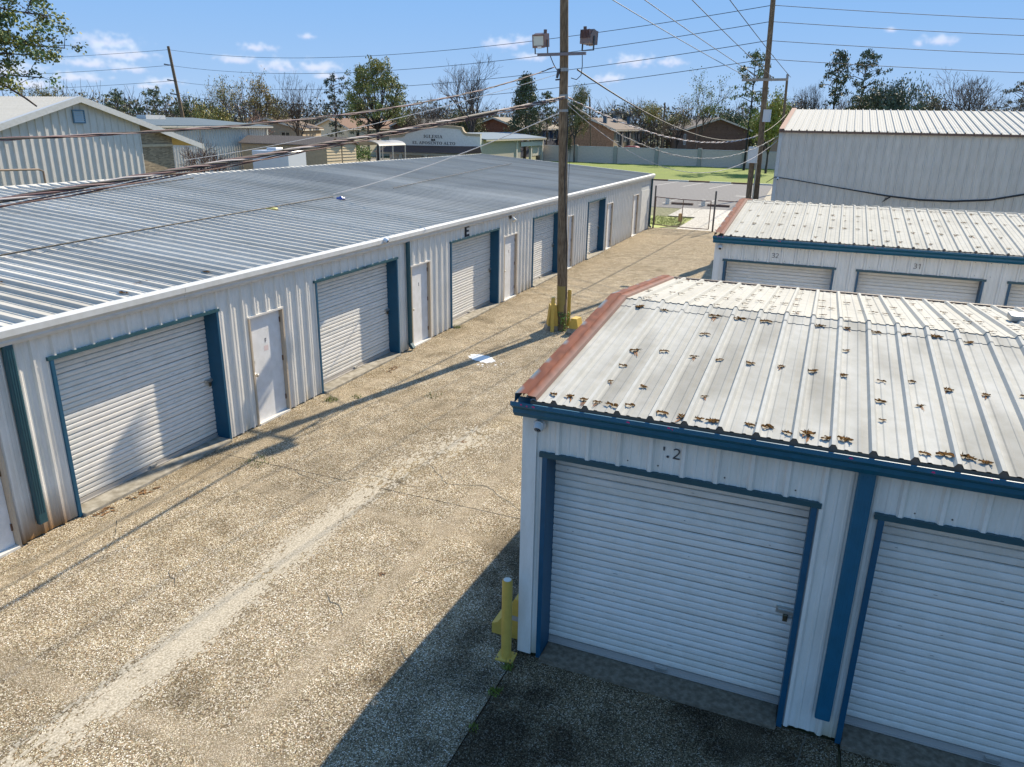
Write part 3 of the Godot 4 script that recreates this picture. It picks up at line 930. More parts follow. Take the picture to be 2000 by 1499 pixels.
# ------------------------------------------------------------------ near right building and the one behind it share this shape
func storage_row(o: Vector3, length: float, ridge: Vector2, back: float, doors: Array, label: String, sd: int, rear: bool) -> Node3D:
	# o: front corner at the alley; ridge: depth, height; eave at 3.03
	var t := thing("storage_building", label, "storage building", o)
	var eave := 3.03
	var U := Vector3(1, 0, 0)
	var F := Vector3(0, 0, 1)
	var ops := []
	for d in doors:
		ops.append([d[0] - 0.03, d[1] + 0.03, 2.43])
	var wallc := func(u: float, v: float) -> Color:
		var q := 1.0 + 0.05 * vnoise(u * 40.0 + sd, v * 9.0)
		var dirt := smoothstep(0.22, 0.0, v) * clampf(0.5 + 1.5 * vnoise(u * 60.0, v * 20.0), 0, 1)
		return Color(q, q, q * 0.99).lerp(Color(0.55, 0.47, 0.30), dirt * 0.8)
	metal_wall(t, Vector3(0, 0, 0), U, F, 0.0, length, 2.98, ops, M.white_wall, wallc, 0.3314)
	metal_wall(t, Vector3(0, 0, -back), F, Vector3(-1, 0, 0), 0.0, back, 2.98, [], M.white_wall)
	metal_wall(t, Vector3(length, 0, -back), Vector3(-1, 0, 0), Vector3(0, 0, -1), 0.0, length, 2.95, [], M.white_wall)
	# gable end above the eave
	for x in [0.0, length]:
		var gg := Geo.new()
		gg.tri(Vector3(x, 2.97, 0), Vector3(x, 2.97, -back), Vector3(x, ridge.y - 0.03, -ridge.x), Vector3(-1 if x == 0.0 else 1, 0, 0))
		part(t, "gable", gg, M.white_wall)
	var g := Geo.new()
	# corner trim
	g.sweep(PackedVector2Array([Vector2(-0.035, -0.12), Vector2(-0.035, 0.036), Vector2(0.115, 0.036), Vector2(0.115, 0.004), Vector2(0.0, 0.002), Vector2(0.0, -0.12)]), Vector3.ZERO, U, F, Vector3.UP, 0.02, 2.93)
	part(t, "corner_trim", g, M.white_wall)
	# roof
	var Vf := Vector3(0, ridge.y - eave, -(ridge.x + 0.2)).normalized()
	var lf := Vector2(ridge.y - eave, ridge.x + 0.2).length()
	var Vb := Vector3(0, ridge.y - eave, back + 0.02 - ridge.x).normalized()
	var lb := Vector2(ridge.y - eave, back + 0.02 - ridge.x).length()
	var roofc := func(u: float, v: float) -> Color:
		var f := fposmod(u - 0.3365, P) / P
		var pan := smoothstep(0.10, 0.2, f) * smoothstep(0.95, 0.85, f)
		var d := clampf(vnoise(u * 26.0 + sd * 7, v * 7.0) * 2.2 + 0.12, 0, 1)
		var d2 := clampf(vnoise(u * 9.0 - sd, v * 4.0 + 60.0) * 1.8, 0, 1)
		var cap := 0.5 if absf(v - lf + 0.2) < 0.16 else 0.0
		var c := Color(1, 1, 0.985).lerp(Color(0.76, 0.755, 0.73), 0.30 + 0.35 * vnoise(u * 50.0, v * 3.0))
		c = c.lerp(Color(0.50, 0.49, 0.465), clampf(pan * (0.55 * d + 0.45 * d2) + cap * pan * d2, 0, 0.72))
		if rear: c = c.lerp(Color(0.93, 0.92, 0.88), 0.6)
		return c
	var roofb := func(u: float, v: float) -> Color:
		return roofc.call(u + 31.7, v * 0.6).lerp(Color(0.95, 0.94, 0.91), 0.6)
	var eo := Vector3(0, eave, 0.2)
	var bo := Vector3(0, eave, -(back + 0.02))
	metal_roof(t, eo, U, Vf, 0.10, length, [0.0, lf - 0.28], M.white_roof, roofc, 0.036, 0.3365, 0.0, 0.16)
	metal_roof(t, eo, U, Vf, 0.10, length, [lf - 0.31, lf], M.white_roof, roofc, 0.036, 0.3365, 0.006, 0.16)
	metal_roof(t, bo, U, Vb, 0.10, length, [0.0, lb + 0.02], M.white_roof, roofb, 0.036, 0.3365, 0.012, 0.3)
	# foam closures under the rib ends
	g = Geo.new()
	g.col = Color(0.17, 0.115, 0.085)
	g.box(Vector3(0.1, eave - 0.045, 0.165), Vector3(length, eave - 0.006, 0.195))
	var ru := 0.3365
	while ru < length:
		g.sweep(PackedVector2Array([Vector2(-0.036, -0.007), Vector2(0.036, -0.007), Vector2(0.014, 0.031), Vector2(-0.014, 0.031)]), Vector3(ru, eave, 0), U, Vector3.UP, F, 0.15, 0.193)
		ru += P
	part(t, "closure_strip", g, M.plain)
	g = Geo.new()
	g.col = Color(0.08, 0.06, 0.055)
	g.box(Vector3(0.0, eave - 0.03, -(back + 0.10)), Vector3(length, eave + 0.035, -(back + 0.03)))
	part(t, "rear_eave_trim", g, M.plain)
	# gutter: dented K profile
	g = Geo.new()
	var prof := PackedVector2Array([Vector2(0.045, 2.835), Vector2(0.15, 2.835), Vector2(0.19, 2.885), Vector2(0.195, 2.925), Vector2(0.235, 2.955), Vector2(0.262, 2.975), Vector2(0.262, 3.015), Vector2(0.248, 3.015), Vector2(0.246, 2.985), Vector2(0.18, 2.95), Vector2(0.14, 2.86), Vector2(0.06, 2.86), Vector2(0.06, 3.0), Vector2(0.045, 3.0)])
	g.sweep(prof, Vector3.ZERO, F, Vector3.UP, U, -0.08, length)
	part(t, "gutter", g, M.blue)
	g = Geo.new()
	g.col = Color(0.6, 0.03, 0.16)
	rng.seed = sd
	for i in 9:
		var px := [0.02, 0.08, 0.14, 1.05, 1.42, 1.46, 2.9, 3.5, 3.9][i] as float
		var w := rng.randf_range(0.01, 0.035)
		var py := rng.randf_range(2.982, 3.0)
		g.quad(Vector3(px, py, 0.264), Vector3(px + w, py - 0.004, 0.264), Vector3(px + w * 0.8, py + 0.012, 0.264), Vector3(px + 0.003, py + 0.01, 0.264), F)
	part(t, "paint_fleck", g, M.plain, "pink paint flecks on the blue gutter").set_meta("kind", "stuff")
	# rake trim, rusted through in places
	for s in 2:
		var V := Vf if s == 0 else -Vb
		var st := eo if s == 0 else Vector3(0, ridge.y, -ridge.x)
		var ln := lf if s == 0 else lb
		var N := V.cross(U).normalized()
		if N.y < 0: N = -N
		g = Geo.new()
		var prf := [Vector2(0.165, 0.006), Vector2(0.155, 0.046), Vector2(0.08, 0.05), Vector2(0.07, 0.066), Vector2(0.01, 0.066), Vector2(-0.055, 0.055), Vector2(-0.065, -0.05)]
		var steps := 30
		for i in prf.size() - 1:
			for k in steps:
				var cols := []
				for e in [[i, k], [i + 1, k], [i + 1, k + 1], [i, k + 1]]:
					var v: float = ln * e[1] / steps
					var q := vnoise(v * 70.0 + s * 50.0 + sd, e[0] * 12.0)
					var c := Color(0.115, 0.024, 0.010).lerp(Color(0.20, 0.055, 0.025), clampf(0.5 + q * 1.6, 0, 1))
					if e[0] == 0 or e[0] == 1: c = c.lerp(Color(0.36, 0.28, 0.24), 0.45)
					if e[0] >= 5 and (q > 0.2 or v < 0.12): c = Color(0.03, 0.14, 0.22).lerp(Color(0.3, 0.33, 0.33), clampf(q, 0, 1))
					cols.append(c)
				var a: Vector2 = prf[i]
				var b: Vector2 = prf[i + 1]
				var jag := 0.0
				if i == 5: jag = 0.02 * sin(k * 2.1) + 0.012 * sin(k * 5.3)
				var e2 := b - a
				g.quad(st + U * a.x + N * a.y + V * (ln * k / steps), st + U * b.x + N * (b.y + jag) + V * (ln * k / steps), st + U * b.x + N * (b.y + jag) + V * (ln * (k + 1) / steps), st + U * a.x + N * a.y + V * (ln * (k + 1) / steps), N * -e2.x + U * e2.y, cols)
		part(t, "rake_trim", g, M.stucco, "rusted red trim along the roof edge")
	# screws along the eave, the door heads and the base
	g = Geo.new()
	g.col = Color(0.10, 0.085, 0.07)
	rng.seed = sd + 40
	var su := 0.42
	while su < length:
		for sy in [2.50, 2.80]:
			if rng.randf() < 0.75:
				var sp := Vector3(su + rng.randf_range(-0.02, 0.02), sy + rng.randf_range(-0.01, 0.01), 0.0045)
				g.tube(PackedVector3Array([sp, sp + Vector3(0, 0, 0.004)]), PackedFloat32Array([0.008]), 6, true)
		su += P
	part(t, "screws", g, M.plain).set_meta("kind", "stuff")
	# doors
	for d in doors:
		roll_door(t, Vector3.ZERO, U, F, d[0], d[1], 2.40, d[2], true, 0.25)
	return t

func patch_mesh(sd: int) -> ArrayMesh:
	rng.seed = sd
	var g := Geo.new()
	g.col = Color(0.085, 0.052, 0.024)
	# curled flakes of old sealant round a screw
	for b in 3:
		var cx := (b - 1) * 0.030 + rng.randf_range(-0.012, 0.012)
		var cz := rng.randf_range(-0.014, 0.014)
		var ring: Array[Vector3] = []
		for i in 11:
			var a := TAU * i / 11
			var r := rng.randf_range(0.014, 0.040)
			ring.append(Vector3(cx + cos(a) * r * 1.15, 0.003 + rng.randf_range(0.0, 0.014), cz + sin(a) * r * 0.9))
		for i in 11:
			var q := rng.randf_range(0.55, 1.5)
			g.col = Color(0.105 * q, 0.056 * q, 0.021 * q)
			g.tri(Vector3(cx, 0.012, cz), ring[i], ring[(i + 1) % 11], Vector3.UP)
	if sd % 3 == 0:     # rust that has run down the sheet from the screw
		for i in 3:
			var sx := rng.randf_range(-0.02, 0.02)
			var ln := rng.randf_range(0.06, 0.16)
			g.col = Color(0.30, 0.155, 0.075)
			g.quad(Vector3(sx - 0.009, 0.0, 0.01), Vector3(sx + 0.009, 0.0, 0.01), Vector3(sx + 0.003, 0.0, ln), Vector3(sx - 0.003, 0.0, ln), Vector3.UP)
	for i in 5:
		var a := rng.randf() * TAU
		var p := Vector3(cos(a) * 0.05, 0.004, sin(a) * 0.03)
		var d := Vector3(cos(a + 0.5), 0.35, sin(a + 0.5)) * rng.randf_range(0.02, 0.04)
		g.col = Color(0.045, 0.03, 0.018)
		g.tri(p, p + Vector3(0.012, 0, 0.006), p + d, Vector3.UP)
	return g.mesh()

func sealant(t: Node3D, ridge: Vector2, back: float, length: float, sd: int, rows: Array, most: float) -> void:
	var meshes := []
	for i in 8: meshes.append(patch_mesh(100 + i))
	rng.seed = sd
	var eave := 3.03
	for r in rows:       # depth behind the eave edge, chance, both sides of the rib
		var u := 0.3365
		while u < minf(length, most):
			for sidek in (2 if r[2] else 1):
				if rng.randf() > r[1]: continue
				var x: float = u + (0.075 if sidek == 0 else -0.075) + rng.randf_range(-0.03, 0.03)
				var dep: float = r[0] + rng.randf_range(-0.05, 0.05)
				var y: float
				var slope: float
				if dep < ridge.x + 0.2:
					slope = (ridge.y - eave) / (ridge.x + 0.2)
					y = eave + dep * slope
				else:
					slope = -(ridge.y - eave) / (back - ridge.x)
					y = ridge.y + (dep - 0.2 - ridge.x) * slope + 0.02
				var o := part(t, "sealant_patch", meshes[rng.randi() % 8], M.matte)
				var s: float = rng.randf_range(0.75, 1.35) * (r[3] if r.size() > 3 else 1.0)
				o.transform = Transform3D(Basis(Vector3.RIGHT, atan(slope)) * Basis(Vector3.UP, rng.randf_range(-0.5, 0.5)) * Basis.from_scale(Vector3.ONE * s), Vector3(x, y + 0.012, 0.2 - dep))
			u += P

func downspout(parent: Node, at: Vector3, U: Vector3, N: Vector3, w: float, y0: float, y1: float, m: Material, elbow := false) -> void:
	var g := Geo.new()
	var x := Transform3D(Basis(U, Vector3.UP, N), at)
	var d := 0.07
	g.cbox(Vector3(-w / 2, y0 + (0.14 if elbow else 0.0), 0.036), Vector3(w / 2, y1, 0.036 + d), 0.012, x)
	for i in 3:     # pressed ribs in its face
		var xx := -w / 4 + i * w / 4
		g.box(Vector3(xx - 0.006, y0 + 0.15, 0.036 + d), Vector3(xx + 0.006, y1 - 0.05, 0.036 + d + 0.004), x)
	if elbow:
		g.sweep(PackedVector2Array([Vector2(0.036, y0 + 0.16), Vector2(0.106, y0 + 0.16), Vector2(0.19, y0 + 0.05), Vector2(0.15, y0), Vector2(0.06, y0 + 0.08)]), at, N, Vector3.UP, U, -w / 2, w / 2)
	part(parent, "downspout", g, m)

func security_camera(at: Vector3, N: Vector3, label: String) -> void:
	var t := thing("security_camera", label, "camera", at, "dome cameras under the eaves")
	var g := Geo.new()
	g.col = Color(0.72, 0.72, 0.72)
	g.tube(PackedVector3Array([Vector3.ZERO, N * 0.035, N * 0.05]), PackedFloat32Array([0.062, 0.062, 0.05]), 16, true)
	part(t, "base_ring", g, M.gloss)
	g = Geo.new()
	var d := (N + Vector3.DOWN * 0.7).normalized()
	g.col = Color(0.70, 0.70, 0.70)
	g.tube(PackedVector3Array([N * 0.03, N * 0.03 + d * 0.03, N * 0.03 + d * 0.055]), PackedFloat32Array([0.05, 0.052, 0.042]), 14, true)
	part(t, "eyeball", g, M.gloss)
	g = Geo.new()
	g.col = Color(0.012, 0.012, 0.014)
	g.tube(PackedVector3Array([N * 0.03 + d * 0.05, N * 0.03 + d * 0.058, N * 0.03 + d * 0.06]), PackedFloat32Array([0.034, 0.034, 0.01]), 14, true)
	part(t, "lens", g, M.glass)

# ------------------------------------------------------------------ the long building on the other side of the drive
func long_building() -> void:
	var t := thing("long_storage_building", "long white metal storage building with ribbed grey roof along the drive", "storage building", Vector3(-6.99, 0, 0))
	# u runs along -z from u=0 at z=9; seen from the drive U points right = -z
	var U := Vector3(0, 0, -1)
	var N := Vector3(1, 0, 0)
	var o := Vector3(0, 0, 9.0)
	var doors := [[9.18, 12.24], [15.04, 18.20], [21.11, 24.35], [27.43, 30.30], [33.91, 36.43], [2.2, 5.3]]
	var pdoors := [[13.00, 13.96, "F"], [18.88, 19.87, "I"], [24.83, 25.90, "I"], [31.27, 31.9, ""], [36.85, 37.82, ""], [41.76, 42.87, ""], [7.15, 8.27, ""]]
	var ops := []
	for d in doors: ops.append([d[0] - 0.03, d[1] + 0.03, 2.42])
	for d in pdoors: ops.append([d[0], d[1], 2.115])
	ops.append([43.40, 45.55, 2.45])
	var wallc := func(u: float, v: float) -> Color:
		var q := 1.0 + 0.05 * vnoise(u * 50.0, v * 9.0)
		var rust := smoothstep(0.52, 0.05, v) * exp(-pow((u - 8.62) / 0.42, 2.0)) * 1.7
		var dirt := smoothstep(0.16, 0.0, v) * clampf(0.3 + 1.5 * vnoise(u * 60.0, v * 20.0), 0, 1)
		return Color(q, q, q).lerp(Color(0.60, 0.46, 0.24), clampf(dirt * 0.7, 0, 1)).lerp(Color(0.27, 0.125, 0.018), clampf(rust, 0, 0.96))
	metal_wall(t, o, U, N, 0.0, 45.9, 2.86, ops, M.white_wall, wallc, 0.09, 0.034)
	metal_wall(t, Vector3(0, 0, -36.9), Vector3(-1, 0, 0), Vector3(0, 0, -1), 0.0, 10.5, 2.9, [], M.white_wall)
	metal_wall(t, Vector3(-10.5, 0, -36.9), Vector3(0, 0, 1), Vector3(-1, 0, 0), 0.0, 45.9, 3.6, [], M.white_wall)
	for z in [-36.9, 9.0]:
		var gg := Geo.new()
		gg.quad(Vector3(0, 2.85, z), Vector3(-10.5, 2.85, z), Vector3(-10.5, 3.62, z), Vector3(0, 2.9, z), Vector3(0, 0, z))
		part(t, "gable", gg, M.white_wall)
	var roll_names := ["roll-up door below the blue downspout", "roll-up door between two person doors", "roll-up door under the black letter", "roll-up door behind the timber pole", "narrow far roll-up door", "roll-up door at the near end"]
	for i in doors.size():
		roll_door(t, o, U, N, doors[i][0], doors[i][1], 2.39, roll_names[i], true, 0.26)
	for d in pdoors:
		person_door(t, o, U, N, d[0], d[1], 2.08, "", d[2])
	# boarded bay at the far end
	var g := Geo.new()
	g.col = Color(0.52, 0.53, 0.53)
	g.box(Vector3(43.40, 0.0, -0.03), Vector3(45.55, 2.45, 0.012), Transform3D(Basis(U, Vector3.UP, N), o))
	g.col = Color(0.60, 0.60, 0.59)
	g.box(Vector3(43.55, 0.05, 0.012), Vector3(45.4, 2.2, 0.03), Transform3D(Basis(U, Vector3.UP, N), o))
	part(t, "boarded_bay", g, M.stucco)
	# roof, a single long pitch
	var V := Vector3(-10.55, 0.74, 0).normalized()
	var ln := Vector2(10.55, 0.74).length()
	var roofc := func(u: float, v: float) -> Color:
		var far := smoothstep(22.0, 38.0, u + 6.0 * vnoise(u * 3.0, v * 3.0) + v * 0.6)  # far end darker: weathering, and the shade of merging ribs put into colour
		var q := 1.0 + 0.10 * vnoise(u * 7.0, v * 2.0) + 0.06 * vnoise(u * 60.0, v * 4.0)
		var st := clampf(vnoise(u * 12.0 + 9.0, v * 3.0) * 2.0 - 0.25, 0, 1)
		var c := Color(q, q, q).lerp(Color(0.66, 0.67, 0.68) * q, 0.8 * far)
		c = c * (0.82 - 0.06 * far + (0.18 + 0.10 * far) * fposmod(sin(floorf((u - 0.27) / PANEL) * 12.9898) * 43758.5, 1.0))
		c = c.lerp(Color(0.62, 0.60, 0.55), 0.4 * st)
		c.a = 1
		return c
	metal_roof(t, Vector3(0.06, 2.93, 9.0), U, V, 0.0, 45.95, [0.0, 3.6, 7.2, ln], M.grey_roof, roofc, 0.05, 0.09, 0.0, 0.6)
	g = Geo.new()
	g = Geo.new()      # screw rows over the purlins
	g.col = Color(0.14, 0.13, 0.12)
	var sn := Vector3(0.07, 1, 0)
	for v in [0.5, 1.9, 3.5, 5.2, 7.1, 8.9]:
		var su := 0.09 + P
		while su < 30.0:
			var sp: Vector3 = Vector3(0.06, 2.93, 9.0) + U * (su + 0.07 + 0.01 * sin(su * 37.0)) + V * (v + 0.03 * sin(su * 17.0)) + Vector3(0, 0.022, 0)
			g.quad(sp + Vector3(-0.013, 0, -0.013), sp + Vector3(0.013, 0, -0.013), sp + Vector3(0.013, 0, 0.013), sp + Vector3(-0.013, 0, 0.013), sn)
			su += P
	part(t, "roof_screws", g, M.matte).set_meta("kind", "stuff")
	var prof := PackedVector2Array([Vector2(0.012, 2.745), Vector2(0.10, 2.745), Vector2(0.125, 2.79), Vector2(0.125, 2.82), Vector2(0.165, 2.87), Vector2(0.165, 2.955), Vector2(0.145, 2.962), Vector2(0.06, 2.985), Vector2(0.02, 2.96), Vector2(0.012, 2.90)])
	for s in 8:      # gutter lengths butted end to end
		var a := s * 5.75
		g = Geo.new()
		g.sweep(prof, Vector3(0, 0.0006 * (s % 2), 9.0), N, Vector3.UP, U, a, minf(a + 5.745, 46.0))
		part(t, "gutter", g, M.white_trim)
	g = Geo.new()
	g.sweep(PackedVector2Array([Vector2(-0.05, -0.09), Vector2(0.03, -0.09), Vector2(0.03, 0.055), Vector2(-0.14, 0.06), Vector2(-0.14, 0.045), Vector2(-0.05, 0.04)]), Vector3(0.06, 2.93, -36.95), U, Vector3.UP, V, 0.0, ln)
	part(t, "rake_trim", g, M.white_trim)
	g = Geo.new()
	g.sweep(PackedVector2Array([Vector2(-0.2, 0.012), Vector2(0.04, 0.06), Vector2(0.06, -0.1), Vector2(0.04, -0.1), Vector2(0.03, 0.04), Vector2(-0.2, 0.0)]), Vector3(0.06, 2.93, 9.0) + V * ln, Vector3(-1, 0, 0), Vector3.UP, U, 0, 46.0)
	part(t, "ridge_trim", g, M.grey_roof)
	downspout(t, Vector3(0, 0, 0.42), U, N, 0.13, 0.22, 2.75, M.teal)
	downspout(t, Vector3(0, 0, -9.68), U, N, 0.12, 0.03, 2.75, M.teal, true)
	downspout(t, Vector3(0, 0, -36.75), U, N, 0.12, 0.03, 2.75, M.teal, true)
	g = Geo.new()     # painted letter E, following the ribs
	g.col = Color(0.02, 0.02, 0.025)
	var eo := o + N * 0.005
	for q in [[21.98, 22.06, 2.44, 2.74], [22.06, 22.30, 2.68, 2.74], [22.06, 22.26, 2.565, 2.62], [22.06, 22.30, 2.44, 2.50]]:
		sheet(g, eo, U, Vector3.UP, N, q[0], q[1], q[2], q[3], 0.034, 0.09)
	part(t, "wall_letter", g, M.plain)
	# faint red notice on the first door
	g = Geo.new()
	g.col = Color(0.64, 0.52, 0.50)
	g.box(Vector3(13.42, 1.36, -0.043), Vector3(13.54, 1.46, -0.0418), Transform3D(Basis(U, Vector3.UP, N), o))
	part(t, "faded_notice", g, M.plain)
	# odd bits lying on the roof
	g = Geo.new()
	g.col = Color(0.01, 0.06, 0.30)
	for i in 3:
		g.cbox(Vector3(-0.12 + 0.07 * i, 0, -0.07), Vector3(0.0 + 0.07 * i, 0.06 + 0.02 * (i % 2), 0.08), 0.03, Transform3D(Basis(Vector3.UP, i * 0.7), Vector3(-11.05, 3.28, -12.93)))
	single("plastic_bag", g, M.gloss, "crumpled dark blue bag lying on the ribbed roof", "bag")
	g = Geo.new()
	g.col = Color(0.62, 0.58, 0.20)
	g.cbox(Vector3(-0.16, 0, -0.08), Vector3(0.14, 0.03, 0.10), 0.014, Transform3D(Basis(Vector3.UP, 0.4), Vector3(-11.1, 3.27, -9.88)))
	single("yellow_scrap", g, M.plain, "pale yellow scrap lying on the ribbed grey roof", "scrap")
	rng.seed = 4
	var spots := [Vector3(-7.15, 2.955, -8.5), Vector3(-7.6, 2.99, -2.4), Vector3(-7.25, 2.965, -1.7), Vector3(-7.35, 2.975, -3.5), Vector3(-9.0, 3.09, -1.0)]
	for i in spots.size():
		var o2 := MeshInstance3D.new()
		o2.mesh = patch_mesh(140 + i)
		o2.material_override = M.matte
		o2.name = numbered("leaf_litter")
		o2.position = spots[i] + Vector3(0, 0.012, 0)
		o2.scale = Vector3.ONE * 1.3
		add_child(o2, true)
		tag(o2, "small clump of brown leaf litter on the ribbed grey roof", "leaves", "leaf litter on the long roof")

func flood_on_wall() -> void:
	var t := thing("wall_light", "small twin-bracket flood light under the white gutter of the long building", "light", Vector3(-6.99, 2.60, -16.27))
	var g := Geo.new()
	g.col = Color(0.10, 0.08, 0.06)
	g.box(Vector3(0.03, 0.02, -0.06), Vector3(0.06, 0.16, 0.06))
	g.tube(PackedVector3Array([Vector3(0.05, 0.08, 0), Vector3(0.13, 0.06, 0.02)]), PackedFloat32Array([0.018]), 6)
	part(t, "bracket", g, M.plain)
	g = Geo.new()
	g.col = Color(0.66, 0.64, 0.58)
	g.tube(PackedVector3Array([Vector3(0.12, 0.07, 0.02), Vector3(0.15, 0.03, 0.03), Vector3(0.20, -0.03, 0.05), Vector3(0.205, -0.035, 0.052)]), PackedFloat32Array([0.03, 0.05, 0.085, 0.07]), 12, true)
	part(t, "lamp_head", g, M.gloss)

# ------------------------------------------------------------------ poles and wires
func floodlight(parent: Node3D, at: Vector3, b: Basis, rust: float) -> void:
	var x := Transform3D(b, at)
	var g := Geo.new()
	g.col = Color(0.20, 0.125, 0.105).lerp(Color(0.19, 0.13, 0.11), rust)
	# tapered housing
	g.sweep(PackedVector2Array([Vector2(-0.15, 0.0), Vector2(0.15, 0.0), Vector2(0.15, 0.33), Vector2(-0.02, 0.38), Vector2(-0.15, 0.22)]), x.origin, x.basis.z, x.basis.y, x.basis.x, -0.19, 0.19)
	var h := part(parent, "floodlight", g, M.gloss)
	g = Geo.new()
	g.col = Color(0.16, 0.09, 0.075)
	for i in 7:
		var xx := -0.16 + i * 0.052
		g.box(Vector3(xx, 0.14, -0.19), Vector3(xx + 0.014, 0.36, -0.05), x)
	part(h, "cooling_fins", g, M.gloss)
	g = Geo.new()
	g.col = Color(0.17, 0.10, 0.08)
	g.box(Vector3(-0.195, -0.012, 0.15), Vector3(0.195, 0.05, 0.165), x)
	g.box(Vector3(-0.195, 0.30, 0.15), Vector3(0.195, 0.345, 0.165), x)
	g.box(Vector3(-0.195, 0.05, 0.15), Vector3(-0.165, 0.30, 0.165), x)
	g.box(Vector3(0.165, 0.05, 0.15), Vector3(0.195, 0.30, 0.165), x)
	part(h, "bezel", g, M.gloss)
	g = Geo.new()
	g.col = Color(0.50, 0.52, 0.47)
	g.box(Vector3(-0.165, 0.05, 0.150), Vector3(0.165, 0.30, 0.156), x)
	part(h, "lens", g, M.gloss)
	g = Geo.new()
	g.col = Color(0.14, 0.085, 0.07)
	g.tube(PackedVector3Array([x * Vector3(0.13, 0.30, -0.02), x * Vector3(0.13, 0.46, -0.04)]), PackedFloat32Array([0.042]), 10, true)
	part(h, "ballast_cap", g, M.gloss)
	g = Geo.new()
	g.col = Color(0.03, 0.04, 0.05)
	for s in [-1, 1]:
		g.box(Vector3(s * 0.205 - 0.008, -0.16, -0.03), Vector3(s * 0.205 + 0.008, 0.20, 0.02), x)
	g.box(Vector3(-0.213, -0.175, -0.03), Vector3(0.213, -0.16, 0.02), x)
	part(h, "yoke", g, M.gloss)
	g = Geo.new()
	g.col = Color(0.7, 0.7, 0.66)
	g.box(Vector3(-0.03, -0.03, 0.151), Vector3(0.10, 0.028, 0.167), x)
	part(h, "maker_plate", g, M.gloss)

